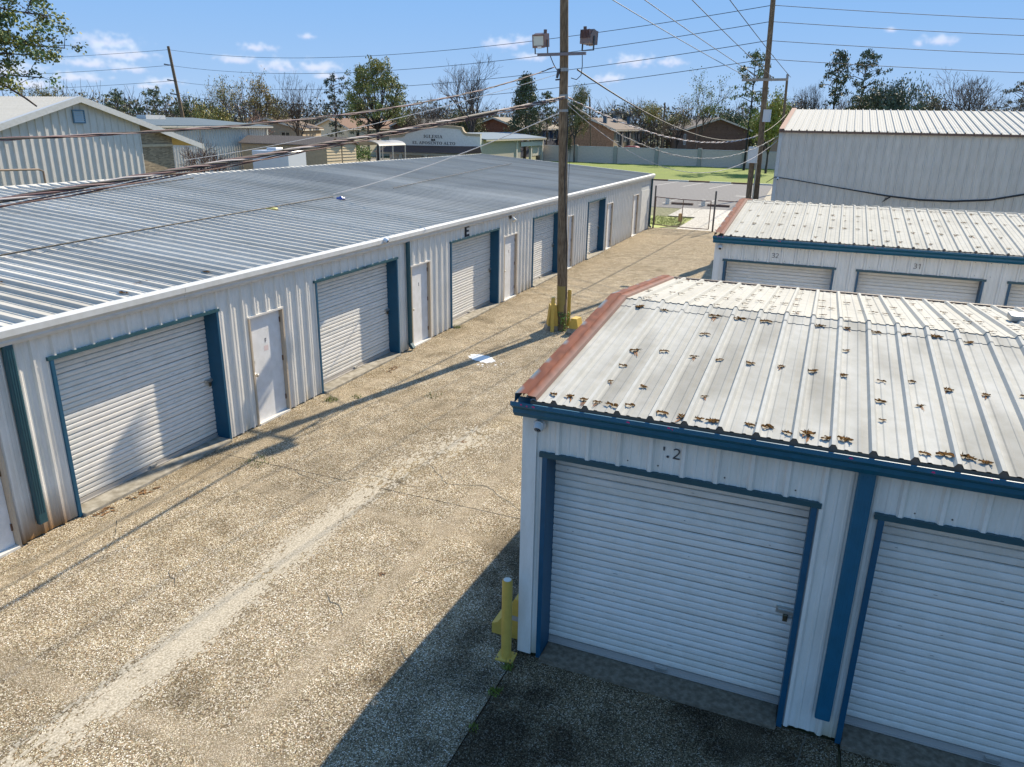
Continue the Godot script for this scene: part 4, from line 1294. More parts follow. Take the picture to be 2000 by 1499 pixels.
func main_pole() -> void:
	var base := Vector3(-4.09, 0, -13.27)
	var t := thing("utility_pole", "weathered timber pole with two floodlights and a yellow painted foot", "utility pole", base)
	var lean := Vector3(-0.032, 1, 0)
	var pts := PackedVector3Array()
	var rd := PackedFloat32Array()
	for i in 16:
		var y := i * 0.66
		pts.append(lean * y + Vector3(0.006 * sin(i * 1.3), 0, 0.006 * cos(i * 2.1)))
		rd.append(0.135 - 0.0035 * y)
	var g := Geo.new()
	g.tube(pts, rd, 16, true)
	part(t, "pole", g, M.pole)
	g = Geo.new()
	g.col = Color(0.50, 0.55, 0.75)
	var yp := PackedVector3Array(); var yr := PackedFloat32Array()
	for i in 9:
		var y := 0.55 + i * 0.09
		yp.append(lean * y); yr.append(0.1375 - 0.0035 * y)
	g.tube(yp, yr, 16)
	part(t, "yellow_paint_band", g, M.yellow)
	# black cable coiled round the shaft
	g = Geo.new()
	var cp := PackedVector3Array()
	for i in 60:
		var y := 0.9 + i * 0.095
		var a := 0.6 + 0.9 * sin(y * 1.1) + y * 0.25
		cp.append(lean * y + Vector3(sin(a), 0, cos(a)) * (0.14 - 0.0035 * y))
	g.tube(cp, PackedFloat32Array([0.013]), 5)
	part(t, "riser_cable", g, M.cable)
	g = Geo.new()
	g.col = Color(0.16, 0.14, 0.15)
	g.box(Vector3(-0.66, -0.035, 0.09), Vector3(0.62, 0.035, 0.16), Transform3D(Basis(Vector3(0, 0, 1), 0.015), Vector3(-0.23, 7.18, 0)))
	part(t, "crossarm", g, M.gloss)
	floodlight(t, Vector3(-0.80, 7.345, 0.13), Basis(Vector3.UP, -0.15) * Basis(Vector3.RIGHT, 0.12) * Basis.from_scale(Vector3.ONE * 0.88), 0.0)
	floodlight(t, Vector3(0.44, 7.40, 0.12), Basis(Vector3.UP, 2.75) * Basis(Vector3.RIGHT, 0.05) * Basis.from_scale(Vector3.ONE * 0.88), 1.0)
	g = Geo.new()
	g.tube(arc(Vector3(-0.55, 7.15, 0.13), Vector3(-0.30, 6.75, 0.1), 0.05, 8), PackedFloat32Array([0.012]), 5)
	g.tube(PackedVector3Array([Vector3(0.30, 7.15, 0.13), Vector3(0.32, 6.9, 0.15), Vector3(0.30, 6.68, 0.16), Vector3(0.18, 6.58, 0.15), Vector3(0.03, 6.62, 0.13)]), PackedFloat32Array([0.011]), 5)
	part(t, "lamp_lead", g, M.cable)
	g = Geo.new()
	g.col = Color(0.05, 0.05, 0.055)
	g.tube(PackedVector3Array([Vector3(-0.36, 6.62, 0.1), Vector3(-0.31, 6.84, 0.1)]), PackedFloat32Array([0.03, 0.045]), 8, true)
	g.tube(PackedVector3Array([Vector3(-0.40, 6.58, 0.1), Vector3(-0.13, 6.60, 0.05)]), PackedFloat32Array([0.02]), 6, true)
	part(t, "splice_clamp", g, M.plain)
	g = Geo.new()
	g.col = Color(0.55, 0.55, 0.56)
	for q in [[6.18, 0.05], [6.82, 0.04], [5.84, 0.03]]:
		g.tube(PackedVector3Array([lean * (q[0] - q[1]), lean * (q[0] + q[1])]), PackedFloat32Array([0.122]), 14)
	part(t, "steel_band", g, M.steel)
	# vine at the foot
	g = Geo.new()
	rng.seed = 15
	for i in 140:
		var a := rng.randf_range(-0.6, 1.6)
		var p := Vector3(sin(a), 0, cos(a)) * rng.randf_range(0.13, 0.2) + Vector3(0.03, rng.randf_range(0.0, 0.55), 0)
		leaf_quad(g, p, rng.randf_range(0.02, 0.04), Color(0.10, 0.15, 0.03))
	var v := single("vine", g, M.leaf, "small green vine climbing the foot of the timber pole", "vine")
	v.position = base
	# guards round the foot
	var guards := [[Vector3(-4.27, 0, -12.98), 0.98, "square yellow post in front of the timber pole"], [Vector3(-3.98, 0, -13.52), 1.12, "square yellow post just behind the timber pole"]]
	for q in guards:
		var b := thing("guard_post", q[2], "post", q[0], "guards round the pole foot")
		g = Geo.new()
		g.cbox(Vector3(-0.05, 0, -0.05), Vector3(0.05, q[1], 0.05), 0.012, Transform3D(Basis(Vector3.UP, 0.25), Vector3.ZERO))
		part(b, "post", g, M.yellow)
		g = Geo.new()
		g.col = Color(0.62, 0.5, 0.25)
		g.box(Vector3(-0.037, q[1], -0.037), Vector3(0.037, q[1] + 0.004, 0.037), Transform3D(Basis(Vector3.UP, 0.25), Vector3.ZERO))
		part(b, "cap", g, M.plain)
	var blocks := [[Vector3(-4.36, 0, -13.24), 0.72, 0.5, "taller yellow concrete barrier leaning by the timber pole"], [Vector3(-3.66, 0, -13.22), 0.42, -0.12, "short yellow concrete barrier to one side of the pole foot"]]
	for q in blocks:
		var b := thing("barrier_block", q[3], "barrier", q[0], "guards round the pole foot")
		barrier(b, q[1], q[2])

func barrier(b: Node3D, h: float, yaw: float) -> void:
	var r := Basis(Vector3.UP, yaw)
	var g := Geo.new()
	g.sweep(PackedVector2Array([Vector2(-0.15, 0.13), Vector2(0.15, 0.13), Vector2(0.085, h), Vector2(-0.085, h)]), Vector3.ZERO, r.x, Vector3.UP, r.z, -0.16, 0.16)
	part(b, "painted_block", g, M.yellow)
	g = Geo.new()
	g.sweep(PackedVector2Array([Vector2(-0.22, 0.0), Vector2(0.22, 0.0), Vector2(0.20, 0.07), Vector2(0.15, 0.13), Vector2(-0.15, 0.13), Vector2(-0.20, 0.07)]), Vector3.ZERO, r.x, Vector3.UP, r.z, -0.17, 0.17)
	part(b, "concrete_foot", g, M.conc)

func arc(a: Vector3, b: Vector3, sag: float, n: int) -> PackedVector3Array:
	var p := PackedVector3Array()
	for i in n + 1:
		var t := float(i) / n
		p.append(a.lerp(b, t) + Vector3.DOWN * sag * 4.0 * t * (1 - t))
	return p

func cable(label: String, a: Vector3, b: Vector3, sag: float, r: float, col: Color, n := 28, group := "") -> void:
	var g := Geo.new()
	g.col = col
	g.tube(arc(a, b, sag, n), PackedFloat32Array([r]), 5)
	single("wire_or_wire_shadow", g, M.cable if col.r < 0.2 else M.plain, label, "wire", group)  # some of these tubes stand for wire shadows lying on the roof

# several strands twisted round a messenger
func bundle(label: String, a: Vector3, b: Vector3, sag: float, r: float, cols: Array, spread: float, turns: float, wild := 0.0) -> Node3D:
	var t := thing("cable_bundle", label, "cable")
	var n := 150
	var mid := arc(a, b, sag, n)
	for s in cols.size():
		var pts := PackedVector3Array()
		for i in n + 1:
			var an: float = TAU * (float(s) / cols.size() + turns * i / n)
			var k := 1.0 + wild * vnoise(i * 9.0, s * 77.0)
			pts.append(mid[i] + Vector3(cos(an), sin(an), 0) * spread * k + Vector3(0, wild * 0.03 * vnoise(i * 3.0, s * 50.0), 0))
		var g := Geo.new()
		g.col = cols[s]
		g.tube(pts, PackedFloat32Array([r]), 5)
		part(t, "strand", g, M.plain)
	return t

func wires() -> void:
	var pk := Color(0.55, 0.42, 0.40)
	var wh := Color(0.66, 0.64, 0.62)
	var dk := Color(0.03, 0.028, 0.03)
	var mp := Vector3(-4.22, 6.19, -13.27)
	var b1 := bundle("thick twisted bundle of cables sweeping low over the ribbed grey roof", mp, Vector3(-4.2, 4.2, 10.5), 0.12, 0.011, [dk, Color(0.42, 0.38, 0.37), Color(0.10, 0.05, 0.055), dk, Color(0.20, 0.13, 0.13)], 0.016, 17.0, 0.3)
	var g := Geo.new()
	g.col = Color(0.02, 0.022, 0.026)
	var m1 := arc(mp, Vector3(-4.2, 4.2, 10.5), 0.12, 150)
	var sl := PackedVector3Array()
	for i in range(28, 38): sl.append(m1[i])
	g.tube(sl, PackedFloat32Array([0.034]), 7, true)
	part(b1, "splice_sleeve", g, M.plain)
	# a second messenger just below it
	bundle("slimmer brown pair of cables slung just below the thick bundle", mp + Vector3(0.0, -0.045, 0), Vector3(-4.2, 4.155, 10.5), 0.125, 0.008, [Color(0.10, 0.045, 0.04), Color(0.16, 0.09, 0.08)], 0.012, 11.0, 0.3)
	bundle("upper twisted service cable running back from beside the floodlights", Vector3(-4.5, 6.88, -13.1), Vector3(-4.3, 5.52, 10.5), 0.77, 0.007, [Color(0.16, 0.09, 0.09), Color(0.24, 0.18, 0.18), dk], 0.009, 15.0, 0.4)
	cable("pale drop wire from the floodlight pole down onto the ribbed roof", Vector3(-4.18, 5.86, -13.2), Vector3(-11.4, 3.40, -13.07), 0.16, 0.012, Color(0.62, 0.58, 0.54))
	cable("wire shadow shaped as a black tube along the middle of the ribbed roof", Vector3(-11.4, 3.33, -13.07), Vector3(-9.85, 3.22, 2.5), -0.02, 0.016, dk)  # dark tube standing in for the shadow of an overhead conductor
	cable("wire shadow shaped as a black tube over the ribbed roof near its ridge", Vector3(-16.5, 3.68, -12.8), Vector3(-13.3, 3.46, 0.0), -0.02, 0.014, dk)  # another conductor shadow on the roof, built as a thin tube
	cable("short dark line lying on the distant end of the ribbed roof", Vector3(-11.5, 3.33, -16.7), Vector3(-13.45, 3.48, -32.0), -0.02, 0.014, dk)  # thin dark tube laid over the far part of the roof
	cable("thin pale wire from the splice clamp down to the ribbed roof ridge", Vector3(-4.42, 6.72, -13.2), Vector3(-17.0, 4.2, -13.0), 0.2, 0.007, wh)
	# onward to the next poles
	var nx := Vector3(-0.95, 5.25, -29.9)
	bundle("spiky cable bundle looping from the floodlight pole to the street pole", mp, Vector3(-0.98, 5.15, -29.9), 0.62, 0.010, [wh, dk, pk], 0.016, 30.0, 0.8)
	bundle("slack white cable sagging from the floodlight pole to the big metal building", mp + Vector3(0.05, -0.12, 0), Vector3(-0.03, 5.2, -28.97), 1.15, 0.008, [Color(0.5, 0.48, 0.45), Color(0.16, 0.14, 0.13)], 0.012, 20.0, 0.3)
	cable("lowest slack wire drooping before the grey perimeter wall", mp + Vector3(0.05, -0.2, 0), Vector3(-0.04, 5.0, -28.98), 1.5, 0.009, Color(0.5, 0.46, 0.44))
	cable("black cable swooping from the floodlight pole away over the gate", Vector3(-3.95, 6.82, -13.3), Vector3(-2.2, 6.6, -65.8), 1.9, 0.022, dk, 40)
	for q in [[Vector3(-4.16, 5.75, -13.2), Vector3(-3.86, 0.35, -12.75)], [Vector3(-4.1, 5.7, -13.2), Vector3(-3.75, 0.32, -12.95)]]:
		pass
	cable("thin black lead hanging slack beside the floodlight pole", Vector3(-3.98, 6.0, -13.15), Vector3(-4.0, 2.1, -12.95), 0.0, 0.006, dk)
	# four conductors passing overhead
	var arm := [-1.62, -1.15, -0.62, 0.12]
	var from := [Vector3(-6.1, 10.6, 9), Vector3(-5.0, 10.7, 9), Vector3(-3.1, 10.9, 9), Vector3(-1.9, 10.9, 9)]
	for i in 4:
		cable(["outermost", "second", "third", "last"][i] + " of four black conductors passing overhead to the street pole crossarm, counted from the floodlights", from[i], Vector3(arm[i], 7.55, -29.85), 0.25, 0.011, dk, 30, "conductors to the crossarm")
	# distribution lines between the leaning pole and the tall street pole
	var hs := [[11.6, 10.35], [10.2, 9.73], [8.8, 9.0], [7.55, 8.28]]
	var which := ["topmost", "upper middle", "lower middle", "lowest"]
	for i in 4:
		cable(which[i] + " long line strung from the leaning pole to the tall street pole", Vector3(-58.6, hs[i][0], -54.3), Vector3(-0.97, hs[i][1], -30.0), 1.3, 0.014, Color(0.10, 0.13, 0.18), 40, "lines from the leaning pole")
		cable(which[i] + " long line running on from the tall street pole past the metal building", Vector3(-0.95, hs[i][1], -30.0), Vector3(50.0, hs[i][1] + 1.2, -52.0), 0.9, 0.012, Color(0.10, 0.13, 0.18), 40, "lines past the metal building")
	for i in 3:
		cable(["highest", "middle", "lowest"][i] + " of three lines running off from the leaning pole beyond the metal gable", Vector3(-58.7, [11.6, 10.2, 8.8][i], -54.3), Vector3(-95.0, [9.5, 8.2, 7.0][i], -36.0), 0.5, 0.016, Color(0.12, 0.15, 0.2), 16, "lines behind the metal gable")

func plain_pole(label: String, a: Vector3, b: Vector3, r0: float, r1: float, group := "") -> Node3D:
	var t := thing("utility_pole", label, "utility pole", a, group)
	var g := Geo.new()
	var pts := PackedVector3Array(); var rd := PackedFloat32Array()
	for i in 9:
		pts.append((b - a) * i / 8.0); rd.append(lerpf(r0, r1, i / 8.0))
	g.tube(pts, rd, 10, true)
	part(t, "pole", g, M.pole)
	return t

func poles() -> void:
	var g: Geo
	var t := plain_pole("tall timber street pole with crossarm beside the big metal building", Vector3(-0.66, 0, -30), Vector3(-1.02, 12.4, -30), 0.145, 0.10)
	g = Geo.new()
	g.col = Color(0.32, 0.29, 0.25)
	g.box(Vector3(-1.0, -0.05, 0.12), Vector3(0.9, 0.05, 0.21), Transform3D(Basis(Vector3(0, 0, 1), 0.01), Vector3(-0.2, 7.45, 0)))
	part(t, "crossarm", g, M.stucco)
	for x in [-1.0, -0.5, 0.05, 0.75]:
		g = Geo.new()
		g.col = Color(0.30, 0.29, 0.28)
		g.tube(PackedVector3Array([Vector3(x - 0.1, 7.5, 0.16), Vector3(x - 0.1, 7.55, 0.16), Vector3(x - 0.1, 7.58, 0.16), Vector3(x - 0.1, 7.64, 0.16)]), PackedFloat32Array([0.02, 0.05, 0.035, 0.02]), 8, true)
		part(t, "insulator", g, M.gloss)
	g = Geo.new()
	g.col = Color(0.50, 0.52, 0.53)
	g.tube(PackedVector3Array([Vector3(0.02, 5.75, 0.28), Vector3(0.02, 6.25, 0.28)]), PackedFloat32Array([0.17]), 12, true)
	part(t, "transformer", g, M.gloss)
	var t2 := plain_pole("short grey stub pole carrying a meter box next to the tall street pole", Vector3(-0.98, 0, -29.6), Vector3(-1.02, 4.2, -29.6), 0.125, 0.12)
	g = Geo.new()
	g.col = Color(0.55, 0.55, 0.53)
	g.cbox(Vector3(-0.22, 4.05, 0.10), Vector3(0.18, 4.72, 0.34), 0.02)
	part(t2, "meter_box", g, M.gloss)
	g = Geo.new()
	g.col = Color(0.45, 0.42, 0.33)
	g.tube(PackedVector3Array([Vector3(0.17, 0, 0.05), Vector3(0.16, 4.1, 0.05)]), PackedFloat32Array([0.03]), 6)
	part(t2, "conduit", g, M.gloss)
	var lp := plain_pole("slender leaning pole behind the white metal gable building", Vector3(-57.1, 0, -54.3), Vector3(-58.6, 11.9, -54.3), 0.19, 0.13)
	for y in [10.2, 8.8, 7.55]:
		g = Geo.new()
		g.col = Color(0.10, 0.11, 0.13)
		var xx: float = -1.5 * y / 11.9
		g.tube(PackedVector3Array([Vector3(xx, y, 0), Vector3(xx - 0.35, y + 0.05, 0.1), Vector3(xx - 0.75, y + 0.1, 0.25)]), PackedFloat32Array([0.05, 0.05, 0.07]), 6, true)
		part(lp, "insulator", g, M.gloss)
	g = Geo.new()
	g.col = Color(0.42, 0.34, 0.2)
	g.box(Vector3(-0.45, 5.0, -0.1), Vector3(0.15, 5.45, 0.35), Transform3D(Basis(), Vector3(-0.2, 0, 0.2)))
	part(lp, "pole_box", g, M.stucco)
	plain_pole("thin dark pole standing before the orange brick gable", Vector3(-36.0, 0, -121.5), Vector3(-36.8, 9.8, -121.5), 0.16, 0.12)
	plain_pole("thin dark pole between the orange and dark brick houses", Vector3(-24.1, 0, -121.5), Vector3(-24.3, 9.0, -121.5), 0.16, 0.12)
	plain_pole("grey pole far down the street behind the tall street pole", Vector3(-2.2, 0, -66), Vector3(-2.5, 9.8, -66), 0.14, 0.10)

func gate() -> void:
	var z := -37.0
	var t := thing("chain_link_gate", "rusty chain-link gate closing the far end of the drive", "gate", Vector3(-6.75, 0, z))
	var col := Color(0.16, 0.09, 0.06)
	var w := 3.1
	var g: Geo
	for q in [["hinge_post", 0.0, 2.35, 0.045], ["latch_post", 3.32, 2.2, 0.05]]:
		g = Geo.new()
		g.col = Color(0.13, 0.12, 0.11)
		g.tube(PackedVector3Array([Vector3(q[1], 0, 0), Vector3(q[1], q[2], 0)]), PackedFloat32Array([q[3]]), 8, true)
		part(t, q[0], g, M.gloss)
	g = Geo.new()
	g.col = Color(0.13, 0.12, 0.11)
	g.tube(PackedVector3Array([Vector3(-0.28, 0, 0.05), Vector3(-0.28, 1.9, 0.05)]), PackedFloat32Array([0.05]), 8, true)
	part(t, "side_post", g, M.gloss)
	for y in [0.16, 1.68]:
		g = Geo.new()
		g.col = col
		g.tube(arc(Vector3(0.05, y + 0.06, 0.03), Vector3(w, y - 0.02, 0.03), 0.03, 10), PackedFloat32Array([0.024]), 6)
		part(t, "rail", g, M.gloss)
	g = Geo.new()
	g.col = col
	g.tube(PackedVector3Array([Vector3(w, 1.66, 0.03), Vector3(w, 0.14, 0.03)]), PackedFloat32Array([0.024]), 6)
	g.tube(PackedVector3Array([Vector3(0.06, 1.74, 0.03), Vector3(0.06, 0.2, 0.03)]), PackedFloat32Array([0.024]), 6)
	part(t, "stile", g, M.gloss)
	g = Geo.new()
	g.col = col
	g.tube(PackedVector3Array([Vector3(1.6, 1.68, 0.03), Vector3(1.58, 0.5, 0.04), Vector3(1.45, 0.17, 0.03)]), PackedFloat32Array([0.022]), 6)
	part(t, "brace", g, M.gloss)
	g = Geo.new()
	g.col = Color(0.20, 0.17, 0.14)
	var xx := -1.6
	while xx < w:
		for s in [-1, 1]:
			var x0 := xx if s == 1 else xx + 1.5
			var a := Vector3(x0, 0.18, 0.03)
			var b := Vector3(x0 + s * 1.5, 1.68, 0.03)
			# clip to the leaf
			var t0 := 0.0
			var t1 := 1.0
			if s == 1:
				t0 = maxf(0, (0.06 - a.x) / 1.5); t1 = minf(1, (w - a.x) / 1.5)
			else:
				t0 = maxf(0, (a.x - w) / 1.5); t1 = minf(1, (a.x - 0.06) / 1.5)
			if t1 > t0 + 0.02:
				g.tube(PackedVector3Array([a.lerp(b, t0), a.lerp(b, t1)]), PackedFloat32Array([0.0025]), 3)
		xx += 0.085
	part(t, "chain_link_mesh", g, M.gloss)
	# fence on to the big building
	var f := thing("chain_link_fence", "short run of rusty chain-link fence past the gate", "fence", Vector3(-3.35, 0, z))
	g = Geo.new()
	g.col = col
	g.tube(PackedVector3Array([Vector3(0.05, 1.7, 0), Vector3(3.2, 1.7, 0.4)]), PackedFloat32Array([0.024]), 6)
	g.tube(PackedVector3Array([Vector3(0.05, 0.12, 0), Vector3(3.2, 0.12, 0.4)]), PackedFloat32Array([0.02]), 6)
	part(f, "rail", g, M.gloss)
	g = Geo.new()
	g.col = Color(0.13, 0.12, 0.11)
	g.tube(PackedVector3Array([Vector3(3.2, 0, 0.4), Vector3(3.2, 1.8, 0.4)]), PackedFloat32Array([0.04]), 8, true)
	part(f, "post", g, M.gloss)
	# wheel stops and short posts by the street
	var st := 0
	for x in [-7.85, -5.2]:
		var s := thing("wheel_stop", ["dark wheel stop by the street, behind the hinge side of the gate", "dark wheel stop by the street, behind the latch side of the gate"][st], "wheel stop", Vector3(x, -0.04, -51.9), "wheel stops by the street")
		g = Geo.new()
		g.col = Color(0.12, 0.07, 0.05)
		g.sweep(PackedVector2Array([Vector2(-0.13, 0), Vector2(0.13, 0), Vector2(0.08, 0.15), Vector2(-0.08, 0.15)]), Vector3.ZERO, Vector3(0, 0, 1), Vector3.UP, Vector3.RIGHT, -0.8, 0.8)
		part(s, "stop", g, M.stucco)
		g = Geo.new()
		g.col = Color(0.68, 0.66, 0.6)
		g.cbox(Vector3(-1.25, 0, -0.1), Vector3(-0.95, 0.42, 0.12), 0.03)
		part(s, "white_block", g, M.stucco)
		st += 1
	var bs := thing("wooden_bollard", "stubby brown timber bollard in the grass by the gate", "bollard", Vector3(-6.0, 0, -41.2))
	g = Geo.new()
	g.col = Color(0.40, 0.24, 0.11)
	g.cbox(Vector3(-0.11, -0.05, -0.11), Vector3(0.11, 0.45, 0.11), 0.02)
	part(bs, "post", g, M.stucco)

func bollard() -> void:
	var t := thing("bollard", "round yellow steel bollard bolted down at the near building corner", "bollard", Vector3(-0.115, 0, 0.165))
	var g := Geo.new()
	g.tube(PackedVector3Array([Vector3(0, 0.015, 0), Vector3(0, 0.955, 0), Vector3(0, 0.972, 0), Vector3(0, 0.978, 0)]), PackedFloat32Array([0.056, 0.056, 0.053, 0.044]), 20, true)
	part(t, "post", g, M.yellow)
	g = Geo.new()
	g.col = Color(0.60, 0.58, 0.52)
	g.tube(PackedVector3Array([Vector3(0, 0.978, 0), Vector3(0, 0.981, 0)]), PackedFloat32Array([0.043, 0.040]), 20, true)
	part(t, "cap", g, M.plain)
	g = Geo.new()
	g.cbox(Vector3(-0.10, 0, -0.09), Vector3(0.10, 0.016, 0.09), 0.004, Transform3D(Basis(Vector3.UP, 0.06), Vector3.ZERO))
	part(t, "base_plate", g, M.yellow)
	for q in [Vector3(-0.075, 0.016, -0.065), Vector3(0.075, 0.016, -0.065), Vector3(-0.075, 0.016, 0.065), Vector3(0.075, 0.016, 0.065)]:
		g = Geo.new()
		g.col = Color(0.26, 0.20, 0.09)
		g.tube(PackedVector3Array([q, q + Vector3(0, 0.016, 0)]), PackedFloat32Array([0.011]), 6, true)
		part(t, "bolt", g, M.gloss)
	var b := thing("barrier_block", "chipped yellow concrete block tucked against the near building corner", "barrier", Vector3(-0.26, 0, -0.30))
	g = Geo.new()
	g.sweep(PackedVector2Array([Vector2(-0.17, 0.0), Vector2(0.22, 0.0), Vector2(0.22, 0.50), Vector2(0.10, 0.52), Vector2(0.03, 0.36), Vector2(-0.10, 0.16), Vector2(-0.17, 0.13)]), Vector3.ZERO, Vector3.RIGHT, Vector3.UP, Vector3(0, 0, 1), -0.19, 0.14)
	part(b, "painted_block", g, M.yellow)
	g = Geo.new()
	g.col = Color(0.36, 0.34, 0.30)
	g.box(Vector3(-0.05, 0.24, 0.138), Vector3(0.19, 0.30, 0.144))
	part(b, "bare_chip", g, M.stucco)
	var b2 := thing("barrier_block", "upright yellow concrete block behind the chipped one by the wall", "barrier", Vector3(-0.20, 0, -0.85))
	g = Geo.new()
	g.sweep(PackedVector2Array([Vector2(-0.12, 0.0), Vector2(0.17, 0.0), Vector2(0.17, 0.72), Vector2(0.06, 0.72)]), Vector3.ZERO, Vector3.RIGHT, Vector3.UP, Vector3(0, 0, 1), -0.18, 0.18)
	part(b2, "painted_block", g, M.yellow)
	# weeds and litter
	var spots := [[Vector3(-0.02, 0, 0.32), 60, 0.07, 0.045, "weed tuft in the joint beside the round bollard"], [Vector3(-0.01, 0, 0.72), 70, 0.05, 0.06, "low weeds in the pavement joint, middle tuft of the shaded row"], [Vector3(0.0, 0, 1.25), 40, 0.04, 0.05, "low weeds in the pavement joint, lowest tuft of the shaded row"], [Vector3(-6.55, 0, -5.75), 60, 0.09, 0.12, "grassy weeds below the second roll-up door"], [Vector3(-6.2, 0, -6.15), 40, 0.06, 0.10, "dry weeds on the pavement past the second roll-up door"], [Vector3(-4.8, 0, -6.9), 40, 0.05, 0.16, "thin weeds sprouting in the pole shadow"], [Vector3(-5.9, 0, -2.74), 70, 0.05, 0.22, "weeds along the slab joint near the first roll-up door"], [Vector3(-6.85, 0, -12.2), 60, 0.10, 0.10, "dark weed clump at the foot of the third roll-up door"]]
	rng.seed = 66
	for q in spots:
		g = Geo.new()
		tuft(g, q[0], q[1], q[2], q[3])
		single("weed_tuft", g, M.leaf, q[4], "weeds", "weeds in the pavement").set_meta("kind", "stuff")
	var lv := [[Vector3(-6.75, 0.0, -1.1), 5], [Vector3(-6.78, 0.0, -0.5), 4], [Vector3(-3.1, 0, -4.9), 1], [Vector3(-6.5, 0, -8.1), 5], [Vector3(-2.2, 0, -0.7), 1], [Vector3(-1.0, 0, -3.9), 1]]
	var names := ["brown leaves blown against the first door sill", "brown leaves at the near end of the first door sill", "single curled brown leaf in the middle of the drive", "orange leaves on the pavement by the second downspout", "small dark leaf on the sunny drive", "curled leaf near the rusted roof edge"]
	for i in lv.size():
		g = Geo.new()
		for k in int(lv[i][1]) * 3:
			var p: Vector3 = lv[i][0] + Vector3(rng.randf_range(-0.1, 0.1), 0.006, rng.randf_range(-0.25, 0.25)) * (1.0 if lv[i][1] > 1 else 0.35)
			var q := rng.randf_range(0.6, 1.3)
			g.col = Color(0.17 * q, 0.085 * q, 0.03 * q)
			var a := rng.randf() * TAU
			var d := Vector3(cos(a), 0.1, sin(a)) * 0.045
			var e := Vector3(-sin(a), 0.4, cos(a)) * 0.022
			g.tri(p - d, p + e, p + d, Vector3.UP)
			g.tri(p - d, p - e * Vector3(1, -0.6, 1), p + d, Vector3.UP)
		single("fallen_leaves", g, M.leaf, names[i], "leaves", "leaves on the drive")

# ------------------------------------------------------------------ houses and sheds beyond
func window(parent: Node, x: Transform3D, u0: float, u1: float, v0: float, v1: float, col := Color(0.7, 0.7, 0.68), panes := 2) -> void:
	var g := Geo.new()
	g.col = col
	var f := 0.07
	g.box(Vector3(u0, v0, -0.02), Vector3(u1, v0 + f, 0.07), x)
	g.box(Vector3(u0, v1 - f, -0.02), Vector3(u1, v1, 0.07), x)
	g.box(Vector3(u0, v0 + f, -0.02), Vector3(u0 + f, v1 - f, 0.07), x)
	g.box(Vector3(u1 - f, v0 + f, -0.02), Vector3(u1, v1 - f, 0.07), x)
	for k in range(1, panes):
		var m := lerpf(u0, u1, float(k) / panes)
		g.box(Vector3(m - 0.035, v0 + f, -0.02), Vector3(m + 0.035, v1 - f, 0.06), x)
	var w := part(parent, "window", g, M.stucco)
	g = Geo.new()
	g.box(Vector3(u0 + f, v0 + f, 0.004), Vector3(u1 - f, v1 - f, 0.02), x)
	part(w, "pane", g, M.glass)

# gable to +z, ridge running back along -z
func gable_house(called: String, label: String, at: Vector3, yaw: float, w: float, l: float, eave: float, ridge: float, wall: Color, roof: Color, wm: Material, over := 0.35, side := Color(-1, 0, 0)) -> Node3D:
	var t := thing(called, label, "house" if called != "shed" else "shed", at)
	t.rotation.y = yaw
	var g := Geo.new()
	g.col = wall
	for z in [0.0, -l]:
		var s: float = 1.0 if z == 0.0 else -1.0
		g = Geo.new()
		g.col = wall
		g.quad(Vector3(0, 0, z), Vector3(w, 0, z), Vector3(w, eave, z), Vector3(0, eave, z), Vector3(0, 0, s))
		g.tri(Vector3(0, eave, z), Vector3(w, eave, z), Vector3(w / 2, ridge, z), Vector3(0, 0, s))
		part(t, "gable_wall", g, wm)
	g = Geo.new()
	g.col = wall if side.r < 0 else side
	g.quad(Vector3(w, 0, 0), Vector3(w, 0, -l), Vector3(w, eave, -l), Vector3(w, eave, 0), Vector3(1, 0, 0))
	part(t, "side_wall", g, wm if side.r < 0 else M.stucco)
	g = Geo.new()
	g.col = wall if side.r < 0 else side
	g.quad(Vector3(0, 0, 0), Vector3(0, 0, -l), Vector3(0, eave, -l), Vector3(0, eave, 0), Vector3(-1, 0, 0))
	part(t, "side_wall", g, wm if side.r < 0 else M.stucco)
	var sl := (ridge - eave) / (w / 2)
	for s in [-1.0, 1.0]:
		g = Geo.new()
		g.col = roof
		var e := Vector2(w / 2 + s * (w / 2 + over), eave - sl * over)
		g.sweep(PackedVector2Array([Vector2(w / 2, ridge + 0.02), Vector2(w / 2, ridge + 0.16), Vector2(e.x, e.y + 0.16), Vector2(e.x, e.y + 0.02)]), Vector3.ZERO, Vector3.RIGHT, Vector3.UP, Vector3(0, 0, -1), -over, l + over)
		part(t, "roof", g, M.shingle)
		g = Geo.new()
		g.col = Color(0.62, 0.57, 0.48)
		g.sweep(PackedVector2Array([Vector2(w / 2, ridge - 0.12), Vector2(w / 2, ridge + 0.13), Vector2(e.x, e.y + 0.13), Vector2(e.x, e.y - 0.12)]), Vector3.ZERO, Vector3.RIGHT, Vector3.UP, Vector3(0, 0, 1), over + 0.003, over + 0.06)
		part(t, "rake_board", g, M.stucco)
		g = Geo.new()
		g.col = Color(0.60, 0.56, 0.48)
		g.box(Vector3(minf(e.x, e.x - s * 0.08), e.y - 0.12, -l - over), Vector3(maxf(e.x, e.x - s * 0.08), e.y + 0.015, over))
		part(t, "fascia", g, M.stucco)
	return t

func chimney(t: Node, at: Vector3, w: float, h: float, col: Color) -> void:
	var g := Geo.new()
	g.col = col
	g.box(at + Vector3(-w / 2, -0.6, -w / 2), at + Vector3(w / 2, h, w / 2))
	g.col = col * 0.6
	g.col.a = 1
	g.box(at + Vector3(-w * 0.6, h, -w * 0.6), at + Vector3(w * 0.6, h + 0.12, w * 0.6))
	part(t, "chimney", g, M.stucco)

